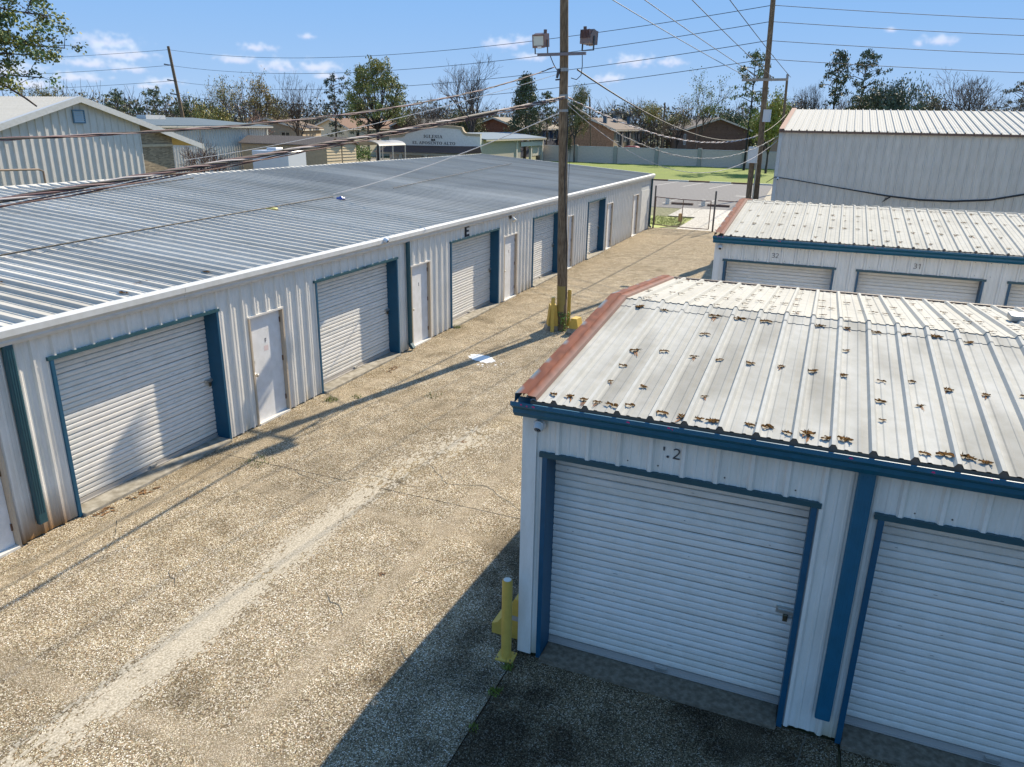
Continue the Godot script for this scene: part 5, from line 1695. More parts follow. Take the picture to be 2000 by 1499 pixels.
func big_metal_building() -> void:
	var t := thing("metal_warehouse", "tall pale grey metal warehouse with ribbed walls behind the storage rows", "warehouse", Vector3(0.03, 0, -29))
	var L := 26.0
	var back := 14.0
	var wc := func(u: float, v: float) -> Color:
		var q := 0.74 + 0.06 * vnoise(u * 30.0, v * 5.0)
		return Color(q, q * 0.99, q * 0.97)
	metal_wall(t, Vector3.ZERO, Vector3(1, 0, 0), Vector3(0, 0, 1), 0.0, L, 5.42, [], M.white_wall, wc, 0.15, 0.042)
	metal_wall(t, Vector3(0, 0, -back), Vector3(0, 0, 1), Vector3(-1, 0, 0), 0.0, back, 5.42, [], M.white_wall)
	metal_wall(t, Vector3(L, 0, -back), Vector3(-1, 0, 0), Vector3(0, 0, -1), 0.0, L, 5.42, [], M.white_wall)
	for x in [0.0, L]:
		var gg := Geo.new()
		gg.tri(Vector3(x, 5.42, 0), Vector3(x, 5.42, -back), Vector3(x, 6.35, -back / 2), Vector3(-1 if x == 0.0 else 1, 0, 0))
		part(t, "gable", gg, M.white_wall)
	var V := Vector3(0, 0.98, -7.1).normalized()
	metal_roof(t, Vector3(0, 5.42, 0.1), Vector3(1, 0, 0), V, 0.0, L, [0.0, 7.17], M.white_roof, null, 0.055, 0.15)
	metal_roof(t, Vector3(0, 5.42, -back - 0.1), Vector3(1, 0, 0), Vector3(0, 0.98, 7.1).normalized(), 0.0, L, [0.0, 7.17], M.white_roof, null, 0.055, 0.15)
	var g := Geo.new()
	g.col = Color(0.16, 0.105, 0.08)
	g.box(Vector3(-0.02, 5.34, 0.03), Vector3(L, 5.425, 0.115))
	part(t, "eave_trim", g, M.stucco)
	g = Geo.new()
	g.col = Color(0.36, 0.22, 0.17)
	g.sweep(PackedVector2Array([Vector2(-0.04, -0.1), Vector2(-0.04, 0.07), Vector2(0.16, 0.07), Vector2(0.16, 0.05), Vector2(-0.02, 0.03), Vector2(-0.02, -0.1)]), Vector3(0, 5.42, 0.1), Vector3(1, 0, 0), Vector3.UP, V, 0.0, 7.15)
	part(t, "rake_trim", g, M.stucco)
	g = Geo.new()
	g.col = Color(0.5, 0.52, 0.52)
	g.box(Vector3(-0.01, 0, -0.03), Vector3(0.12, 5.34, 0.032))
	part(t, "corner_trim", g, M.stucco)
	# black cable stapled along its wall
	g = Geo.new()
	var cp := PackedVector3Array()
	for q in [Vector3(-0.25, 3.3, -28.6), Vector3(0.06, 3.52, -28.93), Vector3(0.72, 3.45, -28.93), Vector3(2.6, 3.2, -28.92), Vector3(4.55, 2.95, -28.92), Vector3(5.7, 2.86, -28.92), Vector3(6.9, 2.86, -28.92), Vector3(8.2, 2.98, -28.92), Vector3(9.3, 3.25, -28.92), Vector3(11.5, 3.7, -28.92)]:
		cp.append(q)
	g.tube(cp, PackedFloat32Array([0.012, 0.018, 0.018, 0.02, 0.03, 0.036, 0.036, 0.036, 0.034, 0.03]), 6)
	for k in 4:
		g.tube(PackedVector3Array([Vector3(4.7, 2.94, -28.92), Vector3(4.45 - 0.03 * k, 2.84 - 0.05 * k, -28.88)]), PackedFloat32Array([0.009]), 4)
	single("wall_cable", g, M.cable, "black cable drooping along the grey warehouse wall", "cable")
	security_camera(Vector3(0.18, 3.46, -28.94), Vector3(0, 0, 1), "small dome camera at the corner of the tall grey warehouse")

func gable_hall() -> void:
	# white metal hall with its ribbed gable to the drive
	var t := thing("metal_hall", "white metal hall with ribbed gable and a brick end", "hall", Vector3(-34, 0, 0))
	var N := Vector3(1, 0, 0)
	var U := Vector3(0, 0, -1)
	# gable panels between z -8 and -25.5; apex at z -22.1
	var apex := Vector2(23.2, 6.33)
	var edge := func(u: float) -> float: return apex.y - absf(u - apex.x) * 0.305
	var u := 8.0
	while u < 26.95:
		var b := minf(u + 1.76, 27.0)
		var mids := [u, b] if apex.x <= u or apex.x >= b else [u, apex.x, b]
		for i in mids.size() - 1:
			var g := Geo.new()
			g.col = Color(0.83, 0.83, 0.845)
			var pr := rib_profile(mids[i], mids[i + 1], 0.055, 0.1, 0.44, false)
			for k in pr.size() - 1:
				var p := pr[k]
				var q := pr[k + 1]
				if q.x - p.x < 1e-4: continue
				g.quad(N * p.y + U * p.x, N * q.y + U * q.x, N * q.y + U * q.x + Vector3.UP * (edge.call(q.x) - 0.05), N * p.y + U * p.x + Vector3.UP * (edge.call(p.x) - 0.05), N * (q.x - p.x) - U * (q.y - p.y))
			part(t, "wall_panel", g, M.white_wall)
		u = b
	var g := Geo.new()
	g.col = Color(0.46, 0.36, 0.24)
	g.quad(Vector3(-0.02, 0, -27.0), Vector3(-0.02, 0, -29.25), Vector3(-0.02, edge.call(29.25) - 0.1, -29.25), Vector3(-0.02, edge.call(27.0) - 0.1, -27.0), N)
	g.quad(Vector3(-0.02, 0, -29.25), Vector3(-20, 0, -29.25), Vector3(-20, edge.call(29.25) - 0.1, -29.25), Vector3(-0.02, edge.call(29.25) - 0.1, -29.25), U)
	part(t, "brick_wall", g, M.brick)
	g = Geo.new()
	g.col = Color(0.52, 0.42, 0.30)
	g.box(Vector3(-0.03, 3.86, -29.253), Vector3(0.03, 4.0, -27.0))
	part(t, "brick_ledge", g, M.stucco)
	# roof slopes
	for s in 2:
		var fa := 7.0 if s == 0 else 31.2
		var V := Vector3(0, apex.y - edge.call(fa), (fa - apex.x)).normalized()
		var ln := Vector2(apex.x - fa, apex.y - edge.call(fa)).length()
		metal_roof(t, Vector3(0.35, edge.call(fa), -fa), Vector3(-1, 0, 0), V, 0.0, 24.0, [0.0, ln], M.grey_roof, null, 0.05, 0.1, 0.03)
		g = Geo.new()
		g.sweep(PackedVector2Array([Vector2(-0.03, -0.20), Vector2(0.03, -0.20), Vector2(0.03, 0.10), Vector2(-0.25, 0.10), Vector2(-0.25, 0.085), Vector2(-0.03, 0.07)]), Vector3(0.35, edge.call(fa), -fa), N, Vector3.UP, V, 0.0, ln)
		part(t, "rake_trim", g, M.white_trim)
		g = Geo.new()
		g.col = Color(0.52, 0.42, 0.22) if s == 1 else Color(0.6, 0.6, 0.58)
		var o := Vector3(0, edge.call(fa) - 0.04, -fa)
		g.quad(o + N * 0.33, o - N * 20.0, o - N * 20.0 + V * (1.9 if s == 1 else ln), o + N * 0.33 + V * (1.9 if s == 1 else ln), Vector3.DOWN)
		part(t, "soffit", g, M.stucco)
	# louvred vent
	g = Geo.new()
	g.col = Color(0.10, 0.19, 0.27)
	var x := Transform3D(Basis(U, Vector3.UP, N), Vector3(0, 0, 0))
	g.box(Vector3(22.85, 5.10, 0.02), Vector3(23.55, 5.16, 0.09), x)
	g.box(Vector3(22.85, 5.70, 0.02), Vector3(23.55, 5.76, 0.09), x)
	g.box(Vector3(22.85, 5.16, 0.02), Vector3(22.91, 5.70, 0.09), x)
	g.box(Vector3(23.49, 5.16, 0.02), Vector3(23.55, 5.70, 0.09), x)
	var v := part(t, "gable_vent", g, M.gloss)
	for i in 5:
		g = Geo.new()
		g.col = Color(0.42, 0.50, 0.54)
		g.quad(x * Vector3(22.91, 5.17 + i * 0.106, 0.085), x * Vector3(23.49, 5.17 + i * 0.106, 0.085), x * Vector3(23.49, 5.265 + i * 0.106, 0.04), x * Vector3(22.91, 5.265 + i * 0.106, 0.04), N + Vector3.UP)
		part(v, "slat", g, M.gloss)
	# pipe rail in front of it
	var r := thing("pipe_rail", "rusty pipe rail in front of the white metal hall", "rail", Vector3(-33, 0, 0))
	g = Geo.new()
	g.col = Color(0.30, 0.23, 0.18)
	g.tube(PackedVector3Array([Vector3(0, 3.15, -14), Vector3(0, 3.0, -19.8), Vector3(0, 2.9, -20.0), Vector3(0, 0.0, -20.05)]), PackedFloat32Array([0.05]), 7)
	g.tube(PackedVector3Array([Vector3(0, 3.15, -14), Vector3(0, 0, -14)]), PackedFloat32Array([0.05]), 7)
	part(r, "pipe", g, M.stucco)

func far_buildings() -> void:
	var g: Geo
	# long grey ribbed shed
	var t := thing("metal_shed", "long grey ribbed metal shed with dark low roof beyond the leaning pole", "shed", Vector3(-48, 0, 0))
	metal_wall(t, Vector3.ZERO, Vector3(0, 0, -1), Vector3(1, 0, 0), 36.0, 54.7, 4.72, [], M.white_wall, func(_u, _v): return Color(0.86, 0.88, 0.86), 0.1, 0.05)
	metal_wall(t, Vector3(-9, 0, -36.0), Vector3(1, 0, 0), Vector3(0, 0, 1), 0.0, 9.0, 4.72, [], M.white_wall)
	g = Geo.new()
	g.col = Color(0.10, 0.14, 0.17)
	g.sweep(PackedVector2Array([Vector2(0.5, 4.78), Vector2(0.5, 4.86), Vector2(-9.2, 5.45), Vector2(-9.2, 5.37)]), Vector3.ZERO, Vector3.RIGHT, Vector3.UP, Vector3(0, 0, -1), 35.6, 55.0)
	part(t, "roof", g, M.stucco)
	g = Geo.new()
	g.col = Color(0.62, 0.58, 0.48)
	g.box(Vector3(0.43, 4.68, -55.0), Vector3(0.53, 4.79, -35.6))
	part(t, "fascia", g, M.stucco)
	for z in [-46.2, -52.2, -54.6]:
		g = Geo.new()
		g.col = Color(0.55, 0.55, 0.5)
		g.box(Vector3(0.03, 0, z - 0.1), Vector3(0.13, 4.7, z + 0.1))
		part(t, "pilaster", g, M.stucco)
	for z in [-43.4, -47.6]:
		g = Geo.new()
		g.col = Color(0.68, 0.66, 0.62)
		g.box(Vector3(-7.5, 5.2, z - 1.2), Vector3(-6.4, 5.62, z + 1.0))
		part(t, "roof_unit", g, M.stucco)
	# shaded brown block of flats
	t = gable_house("apartment_house", "plain brown flat house half hidden behind bare trees", Vector3(-71, 0, -76), 0.35, 9, 9, 4.3, 5.5, Color(0.40, 0.32, 0.22), Color(0.24, 0.17, 0.12), M.stucco)
	var x := Transform3D(Basis(), Vector3.ZERO)
	window(t, x, 6.3, 7.5, 2.6, 3.9, Color(0.55, 0.46, 0.32))
	window(t, x, 6.3, 7.5, 0.6, 1.9, Color(0.55, 0.46, 0.32))
	window(t, x, 2.4, 3.6, 2.6, 3.9, Color(0.55, 0.46, 0.32))
	# cream two-storey flats
	t = gable_house("apartment_house", "cream two-storey house with long brown shingle roof behind the round tree", Vector3(-72.4, 0, -95), 0, 6.3, 22, 4.35, 5.6, Color(0.66, 0.60, 0.44), Color(0.30, 0.18, 0.12), M.stucco)
	x = Transform3D(Basis(Vector3(0, 0, -1), Vector3.UP, Vector3(1, 0, 0)), Vector3(6.3, 0, 0))
	for i in 6:
		window(t, x, 2.0 + i * 3.4, 2.9 + i * 3.4, 2.9, 4.0, Color(0.5, 0.45, 0.33), 1)
	# tan sheds with clapboard fronts
	t = thing("shed", "pair of tan gabled sheds with sunlit clapboard fronts", "shed", Vector3(-38, 0, -49.9))
	for k in 2:
		var z0 := -2.32 * k
		g = Geo.new()
		g.col = Color(0.40, 0.31, 0.20)
		g.quad(Vector3(0, 0, z0), Vector3(0, 0, z0 - 2.25), Vector3(0, 3.4, z0 - 2.25), Vector3(0, 3.4, z0), Vector3(1, 0, 0))
		g.tri(Vector3(0, 3.4, z0), Vector3(0, 3.4, z0 - 2.25), Vector3(0, 3.95, z0 - 1.12), Vector3(1, 0, 0))
		g.quad(Vector3(0, 0, z0), Vector3(-9, 0, z0), Vector3(-9, 3.4, z0), Vector3(0, 3.4, z0), Vector3(0, 0, 1))
		part(t, "wall", g, M.stucco)
		for i in 13:
			g = Geo.new()
			g.col = Color(0.58, 0.47, 0.30)
			g.sweep(PackedVector2Array([Vector2(0.004, 0), Vector2(0.06, 0.0), Vector2(0.01, 0.25), Vector2(0.004, 0.25)]), Vector3(0, 0.15 + i * 0.25, z0), Vector3.RIGHT, Vector3.UP, Vector3(0, 0, -1), 0.06, 2.2)
			part(t, "clapboard", g, M.stucco)
		for s in [-1.0, 1.0]:
			g = Geo.new()
			g.col = Color(0.26, 0.20, 0.16)
			g.sweep(PackedVector2Array([Vector2(0, 3.97), Vector2(0, 4.05), Vector2(s * 1.26, 3.44), Vector2(s * 1.26, 3.36)]), Vector3(0, 0, z0 - 1.12), Vector3(0, 0, 1), Vector3.UP, Vector3(-1, 0, 0), -0.25, 9.2)
			part(t, "roof", g, M.shingle)
	# white box trailer
	t = thing("box_trailer", "white box trailer parked beside the tan sheds", "trailer", Vector3(-39.0, 0, -41.0))
	g = Geo.new()
	g.col = Color(0.66, 0.67, 0.68)
	g.cbox(Vector3(0.7, 0.7, -2.2), Vector3(4.0, 3.25, 0), 0.05)
	part(t, "body", g, M.gloss)
	for xx in [2.0, 2.9]:
		g = Geo.new()
		g.col = Color(0.03, 0.03, 0.03)
		g.tube(PackedVector3Array([Vector3(xx, 0.4, -0.25), Vector3(xx, 0.4, 0.02)]), PackedFloat32Array([0.4]), 14, true)
		part(t, "wheel", g, M.plain)
	g = Geo.new()
	g.col = Color(0.60, 0.62, 0.64)
	g.cbox(Vector3(1.6, 3.25, -1.4), Vector3(2.5, 3.45, -0.6), 0.04)
	part(t, "roof_vent", g, M.gloss)
	# arched carport
	t = thing("carport", "grey arched metal carport between the tan sheds and the church", "carport", Vector3(-48.1, 0, -72))
	g = Geo.new()
	g.col = Color(0.38, 0.36, 0.33)
	var ar := PackedVector2Array()
	for i in 9:
		var a := PI * i / 8
		ar.append(Vector2(cos(a) * 1.65, 2.75 + sin(a) * 0.55))
	for i in 9:
		var a := PI * (8 - i) / 8
		ar.append(Vector2(cos(a) * 1.58, 2.70 + sin(a) * 0.53))
	g.sweep(ar, Vector3.ZERO, Vector3.RIGHT, Vector3.UP, Vector3(0, 0, -1), 0, 6)
	part(t, "roof", g, M.gloss)
	for xx in [-1.6, 1.6]:
		for z in [-0.1, -3.0, -5.9]:
			g = Geo.new()
			g.col = Color(0.4, 0.4, 0.38)
			g.box(Vector3(xx - 0.05, 0, z - 0.05), Vector3(xx + 0.05, 2.75, z + 0.05))
			part(t, "leg", g, M.gloss)
	church()
	# grey perimeter wall
	t = thing("perimeter_wall", "long grey panel wall with taller posts beyond the lawn", "wall", Vector3(0, 0, -109))
	var px := -40.9
	while px < 40.0:
		g = Geo.new()
		g.col = Color(0.66, 0.53, 0.45)
		g.box(Vector3(px + 0.28, 0, -0.08), Vector3(px + 5.92, 2.28, 0.08))
		g.col = Color(0.50, 0.49, 0.48)
		g.box(Vector3(px + 0.28, 2.28, -0.11), Vector3(px + 5.92, 2.38, 0.11))
		part(t, "wall_panel", g, M.stucco)
		g = Geo.new()
		g.col = Color(0.40, 0.36, 0.30)
		g.cbox(Vector3(px - 0.27, 0, -0.24), Vector3(px + 0.27, 2.55, 0.24), 0.04)
		part(t, "post", g, M.stucco)
		px += 6.2
	# apartments behind the wall
	t = gable_house("apartment_house", "red brick house with blue-grey siding and white windows", Vector3(-57.2, 0, -118), 0, 9.6, 20.5, 4.65, 6.25, Color(0.42, 0.17, 0.10), Color(0.42, 0.35, 0.26), M.brick, 0.45, Color(0.055, 0.065, 0.10))
	x = Transform3D(Basis(Vector3(0, 0, -1), Vector3.UP, Vector3(1, 0, 0)), Vector3(9.6, 0, 0))
	for u in [2.4, 6.3, 12.2, 16.6]:
		window(t, x, u, u + 2.1, 2.6, 4.1)
	g = Geo.new()
	g.col = Color(0.36, 0.17, 0.09)
	g.box(Vector3(9.6, 0, -20.5), Vector3(9.68, 4.4, -19.4))
	part(t, "brick_pier", g, M.brick)
	for q in [[6.9, -4.0], [6.9, -12.5], [7.4, -13.6], [7.4, -19.6]]:
		chimney(t, Vector3(q[0], 5.5, q[1]), 0.55, 0.9, Color(0.09, 0.10, 0.12))
	t = gable_house("apartment_house", "orange brick house with narrow white windows behind the grey wall", Vector3(-43.5, 0, -128), 0, 9.4, 22.3, 4.75, 6.5, Color(0.66, 0.36, 0.20), Color(0.24, 0.185, 0.15), M.brick, 0.45, Color(0.33, 0.26, 0.17))
	x = Transform3D(Basis(Vector3(0, 0, -1), Vector3.UP, Vector3(1, 0, 0)), Vector3(9.4, 0, 0))
	for u in [1.6, 7.0, 14.0, 19.0]:
		window(t, x, u, u + 2.2, 2.7, 4.4)
		g = Geo.new()
		g.col = Color(0.12, 0.11, 0.12)
		g.box(Vector3(9.42, 0.4, -u - 3.6), Vector3(9.75, 4.5, -u - 2.7))
		part(t, "siding_bay", g, M.stucco)
	for q in [[7.0, -2.5], [6.6, -10.5], [6.6, -11.4], [7.2, -18.5]]:
		chimney(t, Vector3(q[0], 5.5, q[1]), 0.6, 1.5, Color(0.10, 0.14, 0.17))
	t = gable_house("apartment_house", "dark brown brick house with pale rake boards behind the grey wall", Vector3(-20.3, 0, -122), 0.35, 9.6, 16, 5.1, 6.75, Color(0.24, 0.15, 0.105), Color(0.17, 0.145, 0.13), M.brick, 0.4)
	x = Transform3D(Basis(Vector3(0, 0, 1), Vector3.UP, Vector3(-1, 0, 0)), Vector3(0, 0, -16))
	window(t, x, 12.6, 14.4, 2.6, 4.3)
	t = gable_house("apartment_house", "brown brick gable house with dark roof rising behind the church", Vector3(-67.2, 0, -108), 0, 7.2, 14, 4.45, 5.8, Color(0.30, 0.16, 0.10), Color(0.16, 0.15, 0.14), M.brick)
	t = gable_house("apartment_house", "far tan house seen through trees beside the dark brown one", Vector3(-8.0, 0, -120), 0.1, 9.0, 12, 4.2, 5.6, Color(0.36, 0.28, 0.2), Color(0.16, 0.12, 0.10), M.stucco)
	# red car over the wall
	t = thing("parked_car", "dark red car whose roof shows over the grey wall", "car", Vector3(-27.2, 0.75, -114.5))
	g = Geo.new()
	g.col = Color(0.20, 0.02, 0.04)
	g.sweep(PackedVector2Array([Vector2(-1.9, 0.35), Vector2(1.9, 0.35), Vector2(1.95, 0.8), Vector2(1.3, 0.95), Vector2(0.75, 1.6), Vector2(0.4, 1.72), Vector2(-0.9, 1.72), Vector2(-1.5, 1.4), Vector2(-1.85, 0.95)]), Vector3.ZERO, Vector3.RIGHT, Vector3.UP, Vector3(0, 0, 1), -0.85, 0.85)
	part(t, "body", g, M.gloss)
	g = Geo.new()
	g.sweep(PackedVector2Array([Vector2(-1.3, 1.02), Vector2(1.1, 1.02), Vector2(0.68, 1.55), Vector2(-0.9, 1.60)]), Vector3.ZERO, Vector3.RIGHT, Vector3.UP, Vector3(0, 0, 1), -0.87, 0.87)
	part(t, "side_window", g, M.glass)
	for xx in [-1.2, 1.2]:
		for z in [-0.8, 0.8]:
			g = Geo.new()
			g.col = Color(0.02, 0.02, 0.02)
			g.tube(PackedVector3Array([Vector3(xx, 0.33, z - 0.1), Vector3(xx, 0.33, z + 0.1)]), PackedFloat32Array([0.33]), 12, true)
			part(t, "wheel", g, M.plain)

func church() -> void:
	var t := thing("church", "low church with stepped grey parapet carrying its Spanish name", "church", Vector3(-46.4, 0, -85))
	var top: Array[Vector2] = []
	for q in [[-6.6, 3.62], [-4.8, 3.72], [-4.5, 3.78], [-4.25, 3.95], [-4.1, 4.2], [-3.7, 4.28], [-1.5, 4.85], [-0.2, 5.02], [1.2, 5.04], [3.2, 4.95], [4.1, 4.85], [4.2, 4.60], [4.35, 4.35], [4.65, 4.15], [5.2, 4.10], [6.7, 4.08]]:
		top.append(Vector2(q[0], q[1]))
	var out := PackedVector2Array(top)
	out.append(Vector2(6.7, 0)); out.append(Vector2(-6.6, 0))
	var g := Geo.new()
	g.col = Color(0.80, 0.755, 0.69)
	g.sweep(out, Vector3.ZERO, Vector3.RIGHT, Vector3.UP, Vector3(0, 0, 1), -0.35, 0)
	part(t, "parapet_wall", g, M.stucco)
	g = Geo.new()
	g.col = Color(0.47, 0.37, 0.24)
	for i in top.size() - 1:
		var a := top[i]
		var b := top[i + 1]
		var nr := (b - a).orthogonal().normalized()
		if nr.y < 0: nr = -nr
		g.sweep(PackedVector2Array([a - nr * 0.24, b - nr * 0.24, b + nr * 0.06, a + nr * 0.06]), Vector3.ZERO, Vector3.RIGHT, Vector3.UP, Vector3(0, 0, 1), -0.40 - 0.004 * (i % 2), 0.07 + 0.004 * (i % 2))
	part(t, "coping", g, M.stucco)
	g = Geo.new()
	g.col = Color(0.45, 0.40, 0.33)
	g.box(Vector3(-6.5, 0, -14), Vector3(6.6, 3.4, -0.36))
	part(t, "body", g, M.stucco)
	g = Geo.new()
	g.col = Color(0.17, 0.10, 0.075)
	g.quad(Vector3(-6.6, 2.45, 0.003), Vector3(6.7, 2.62, 0.003), Vector3(5.6, 1.78, 1.9), Vector3(-8.0, 1.62, 1.9), Vector3(0, 1, 1))
	g.tri(Vector3(6.7, 2.62, 0.003), Vector3(6.9, 1.8, 0.0), Vector3(5.6, 1.78, 1.9), Vector3(1, 1, 0))
	part(t, "porch_roof", g, M.shingle)
	g = Geo.new()
	g.col = Color(0.46, 0.38, 0.27)
	g.box(Vector3(-7.6, 1.38, 1.55), Vector3(5.5, 1.62, 1.8))
	part(t, "porch_beam", g, M.stucco)
	for x in [-7.4, -3.9, -0.2, 3.4, 5.2]:
		g = Geo.new()
		g.col = Color(0.50, 0.43, 0.33)
		g.box(Vector3(x - 0.2, 0, 1.5), Vector3(x + 0.2, 1.38, 1.78))
		part(t, "porch_column", g, M.stucco)
	text_on(t, "sign_lettering", "IGLESIA", Vector3(-0.05, 3.66, 0.012), Basis(), 0.38, Color(0.02, 0.018, 0.02), "Droid Serif", 700).scale = Vector3(1.25, 1.0, 1.0)
	text_on(t, "sign_lettering", "EL APOSENTO ALTO", Vector3(0.05, 2.86, 0.012), Basis(), 0.36, Color(0.02, 0.018, 0.02), "Droid Serif", 700).scale = Vector3(1.22, 1.0, 1.0)
	g = Geo.new()     # the small emblem between the lines: an open book
	g.col = Color(0.02, 0.02, 0.022)
	g.sweep(PackedVector2Array([Vector2(-0.33, -0.1), Vector2(0, -0.15), Vector2(0, 0.08), Vector2(-0.25, 0.15)]), Vector3(-0.02, 3.26, 0), Vector3.RIGHT, Vector3.UP, Vector3(0, 0, 1), 0.002, 0.02)
	g.sweep(PackedVector2Array([Vector2(0.33, -0.1), Vector2(0.04, -0.15), Vector2(0.04, 0.08), Vector2(0.25, 0.15)]), Vector3(-0.02, 3.26, 0), Vector3.RIGHT, Vector3.UP, Vector3(0, 0, 1), 0.002, 0.02)
	part(t, "emblem", g, M.plain)
	# annex
	t = thing("church_annex", "low ribbed annex with blue-grey roof and open carport end beside the church", "annex", Vector3(-39.9, 0, 0))
	metal_wall(t, Vector3.ZERO, Vector3(0, 0, -1), Vector3(1, 0, 0), 86.0, 97.0, 3.3, [], M.white_wall, func(_u, _v): return Color(0.98, 0.93, 0.82), 0.1, 0.06)
	g = Geo.new()
	g.col = Color(0.16, 0.21, 0.26)
	g.sweep(PackedVector2Array([Vector2(0.6, 3.40), Vector2(0.6, 3.50), Vector2(-5.5, 4.15), Vector2(-5.5, 4.05)]), Vector3.ZERO, Vector3.RIGHT, Vector3.UP, Vector3(0, 0, -1), 86.0, 108.3)
	part(t, "roof", g, M.stucco)
	g = Geo.new()
	g.col = Color(0.55, 0.48, 0.36)
	g.box(Vector3(0.52, 3.22, -108.3), Vector3(0.62, 3.40, -86.0))
	part(t, "fascia", g, M.stucco)
	g = Geo.new()
	g.col = Color(0.40, 0.38, 0.36)
	g.box(Vector3(-5.2, 0, -108.0), Vector3(-5.0, 3.9, -97.0))
	part(t, "back_wall", g, M.stucco)
	g = Geo.new()
	g.col = Color(0.62, 0.58, 0.50)
	for z in [-97.3, -103.0, -107.8]:
		g.box(Vector3(-0.1, 0, z - 0.2), Vector3(0.25, 3.3, z + 0.2))
	part(t, "carport_posts", g, M.stucco).set_meta("kind", "stuff")
	g = Geo.new()
	g.col = Color(0.66, 0.62, 0.55)
	g.box(Vector3(0.26, 2.35, -107.5), Vector3(0.34, 2.95, -98.6))
	part(t, "hanging_panel", g, M.stucco)
	g = Geo.new()
	g.col = Color(0.60, 0.55, 0.47)
	g.box(Vector3(-0.1, 0.9, -108.1), Vector3(0.0, 3.2, -104.0))
	part(t, "end_panel", g, M.stucco)

func clutter() -> void:
	var g: Geo
	var t := thing("drum", "bright blue plastic drum standing under the bare shrub", "drum", Vector3(-69.6, 0, -68))
	g = Geo.new()
	g.col = Color(0.01, 0.12, 0.42)
	g.tube(PackedVector3Array([Vector3.ZERO, Vector3(0, 0.1, 0), Vector3(0, 0.5, 0), Vector3(0, 0.55, 0), Vector3(0, 0.95, 0), Vector3(0, 1.0, 0)]), PackedFloat32Array([0.33, 0.36, 0.36, 0.38, 0.36, 0.3]), 12, true)
	part(t, "body", g, M.gloss)
	g = Geo.new()
	g.col = Color(0.02, 0.15, 0.45)
	g.tube(PackedVector3Array([Vector3(0, 1.0, 0), Vector3(0, 1.06, 0)]), PackedFloat32Array([0.34]), 12, true)
	part(t, "lid", g, M.gloss)
	t = thing("dumpster", "small teal dumpster beside the brick end of the hall", "dumpster", Vector3(-71.2, 0, -66.6))
	g = Geo.new()
	g.col = Color(0.10, 0.20, 0.19)
	g.sweep(PackedVector2Array([Vector2(-0.7, 0.15), Vector2(0.7, 0.15), Vector2(0.85, 1.2), Vector2(-0.85, 1.4)]), Vector3.ZERO, Vector3.RIGHT, Vector3.UP, Vector3(0, 0, 1), -0.6, 0.6)
	part(t, "bin", g, M.gloss)
	g = Geo.new()
	g.col = Color(0.05, 0.06, 0.06)
	g.sweep(PackedVector2Array([Vector2(-0.88, 1.41), Vector2(0.88, 1.21), Vector2(0.88, 1.27), Vector2(-0.88, 1.47)]), Vector3.ZERO, Vector3.RIGHT, Vector3.UP, Vector3(0, 0, 1), -0.62, 0.62)
	part(t, "lid", g, M.gloss)
	t = thing("loader", "faded red machine parked behind the teal dumpster", "machine", Vector3(-73.5, 0, -69.6))
	g = Geo.new()
	g.col = Color(0.36, 0.06, 0.04)
	g.sweep(PackedVector2Array([Vector2(-0.9, 0.4), Vector2(0.9, 0.4), Vector2(0.9, 1.1), Vector2(0.2, 1.3), Vector2(0.1, 2.2), Vector2(-0.8, 2.2)]), Vector3.ZERO, Vector3.RIGHT, Vector3.UP, Vector3(0, 0, 1), -0.6, 0.6)
	part(t, "body", g, M.gloss)
	for x in [-0.6, 0.6]:
		g = Geo.new()
		g.col = Color(0.03, 0.03, 0.03)
		g.tube(PackedVector3Array([Vector3(x, 0.42, 0.45), Vector3(x, 0.42, 0.75)]), PackedFloat32Array([0.42]), 12, true)
		part(t, "wheel", g, M.plain)
	t = thing("box_truck", "white and yellow box truck behind the bare shrub", "truck", Vector3(-66.5, 0, -74.5))
	g = Geo.new()
	g.col = Color(0.68, 0.66, 0.60)
	g.cbox(Vector3(-1.3, 0.8, -1.2), Vector3(1.2, 2.9, 0), 0.06)
	part(t, "box", g, M.gloss)
	g = Geo.new()
	g.col = Color(0.60, 0.42, 0.05)
	g.cbox(Vector3(-2.2, 0.6, -1.1), Vector3(-1.32, 2.6, -0.1), 0.08)
	part(t, "cab", g, M.gloss)
	for x in [-1.8, 0.6]:
		g = Geo.new()
		g.col = Color(0.02, 0.02, 0.02)
		g.tube(PackedVector3Array([Vector3(x, 0.42, -0.2), Vector3(x, 0.42, 0.04)]), PackedFloat32Array([0.42]), 12, true)
		part(t, "wheel", g, M.plain)
	t = thing("pickup_truck", "small grey pickup truck nosing out before the white trailer", "truck", Vector3(-60.0, 0, -67.5))
	g = Geo.new()
	g.col = Color(0.36, 0.37, 0.38)
	g.sweep(PackedVector2Array([Vector2(-2.3, 0.4), Vector2(2.3, 0.4), Vector2(2.3, 1.0), Vector2(1.3, 1.1), Vector2(0.8, 1.7), Vector2(-0.4, 1.7), Vector2(-0.6, 1.1), Vector2(-2.3, 1.05)]), Vector3.ZERO, Vector3.RIGHT, Vector3.UP, Vector3(0, 0, 1), -0.85, 0.85)
	part(t, "body", g, M.gloss)
	g = Geo.new()
	g.sweep(PackedVector2Array([Vector2(-0.35, 1.12), Vector2(1.1, 1.12), Vector2(0.75, 1.6), Vector2(-0.3, 1.6)]), Vector3.ZERO, Vector3.RIGHT, Vector3.UP, Vector3(0, 0, 1), -0.87, 0.87)
	part(t, "side_window", g, M.glass)
	for x in [-1.4, 1.5]:
		g = Geo.new()
		g.col = Color(0.02, 0.02, 0.02)
		g.tube(PackedVector3Array([Vector3(x, 0.36, 0.7), Vector3(x, 0.36, 0.92)]), PackedFloat32Array([0.36]), 12, true)
		part(t, "wheel", g, M.plain)
	rng.seed = 91
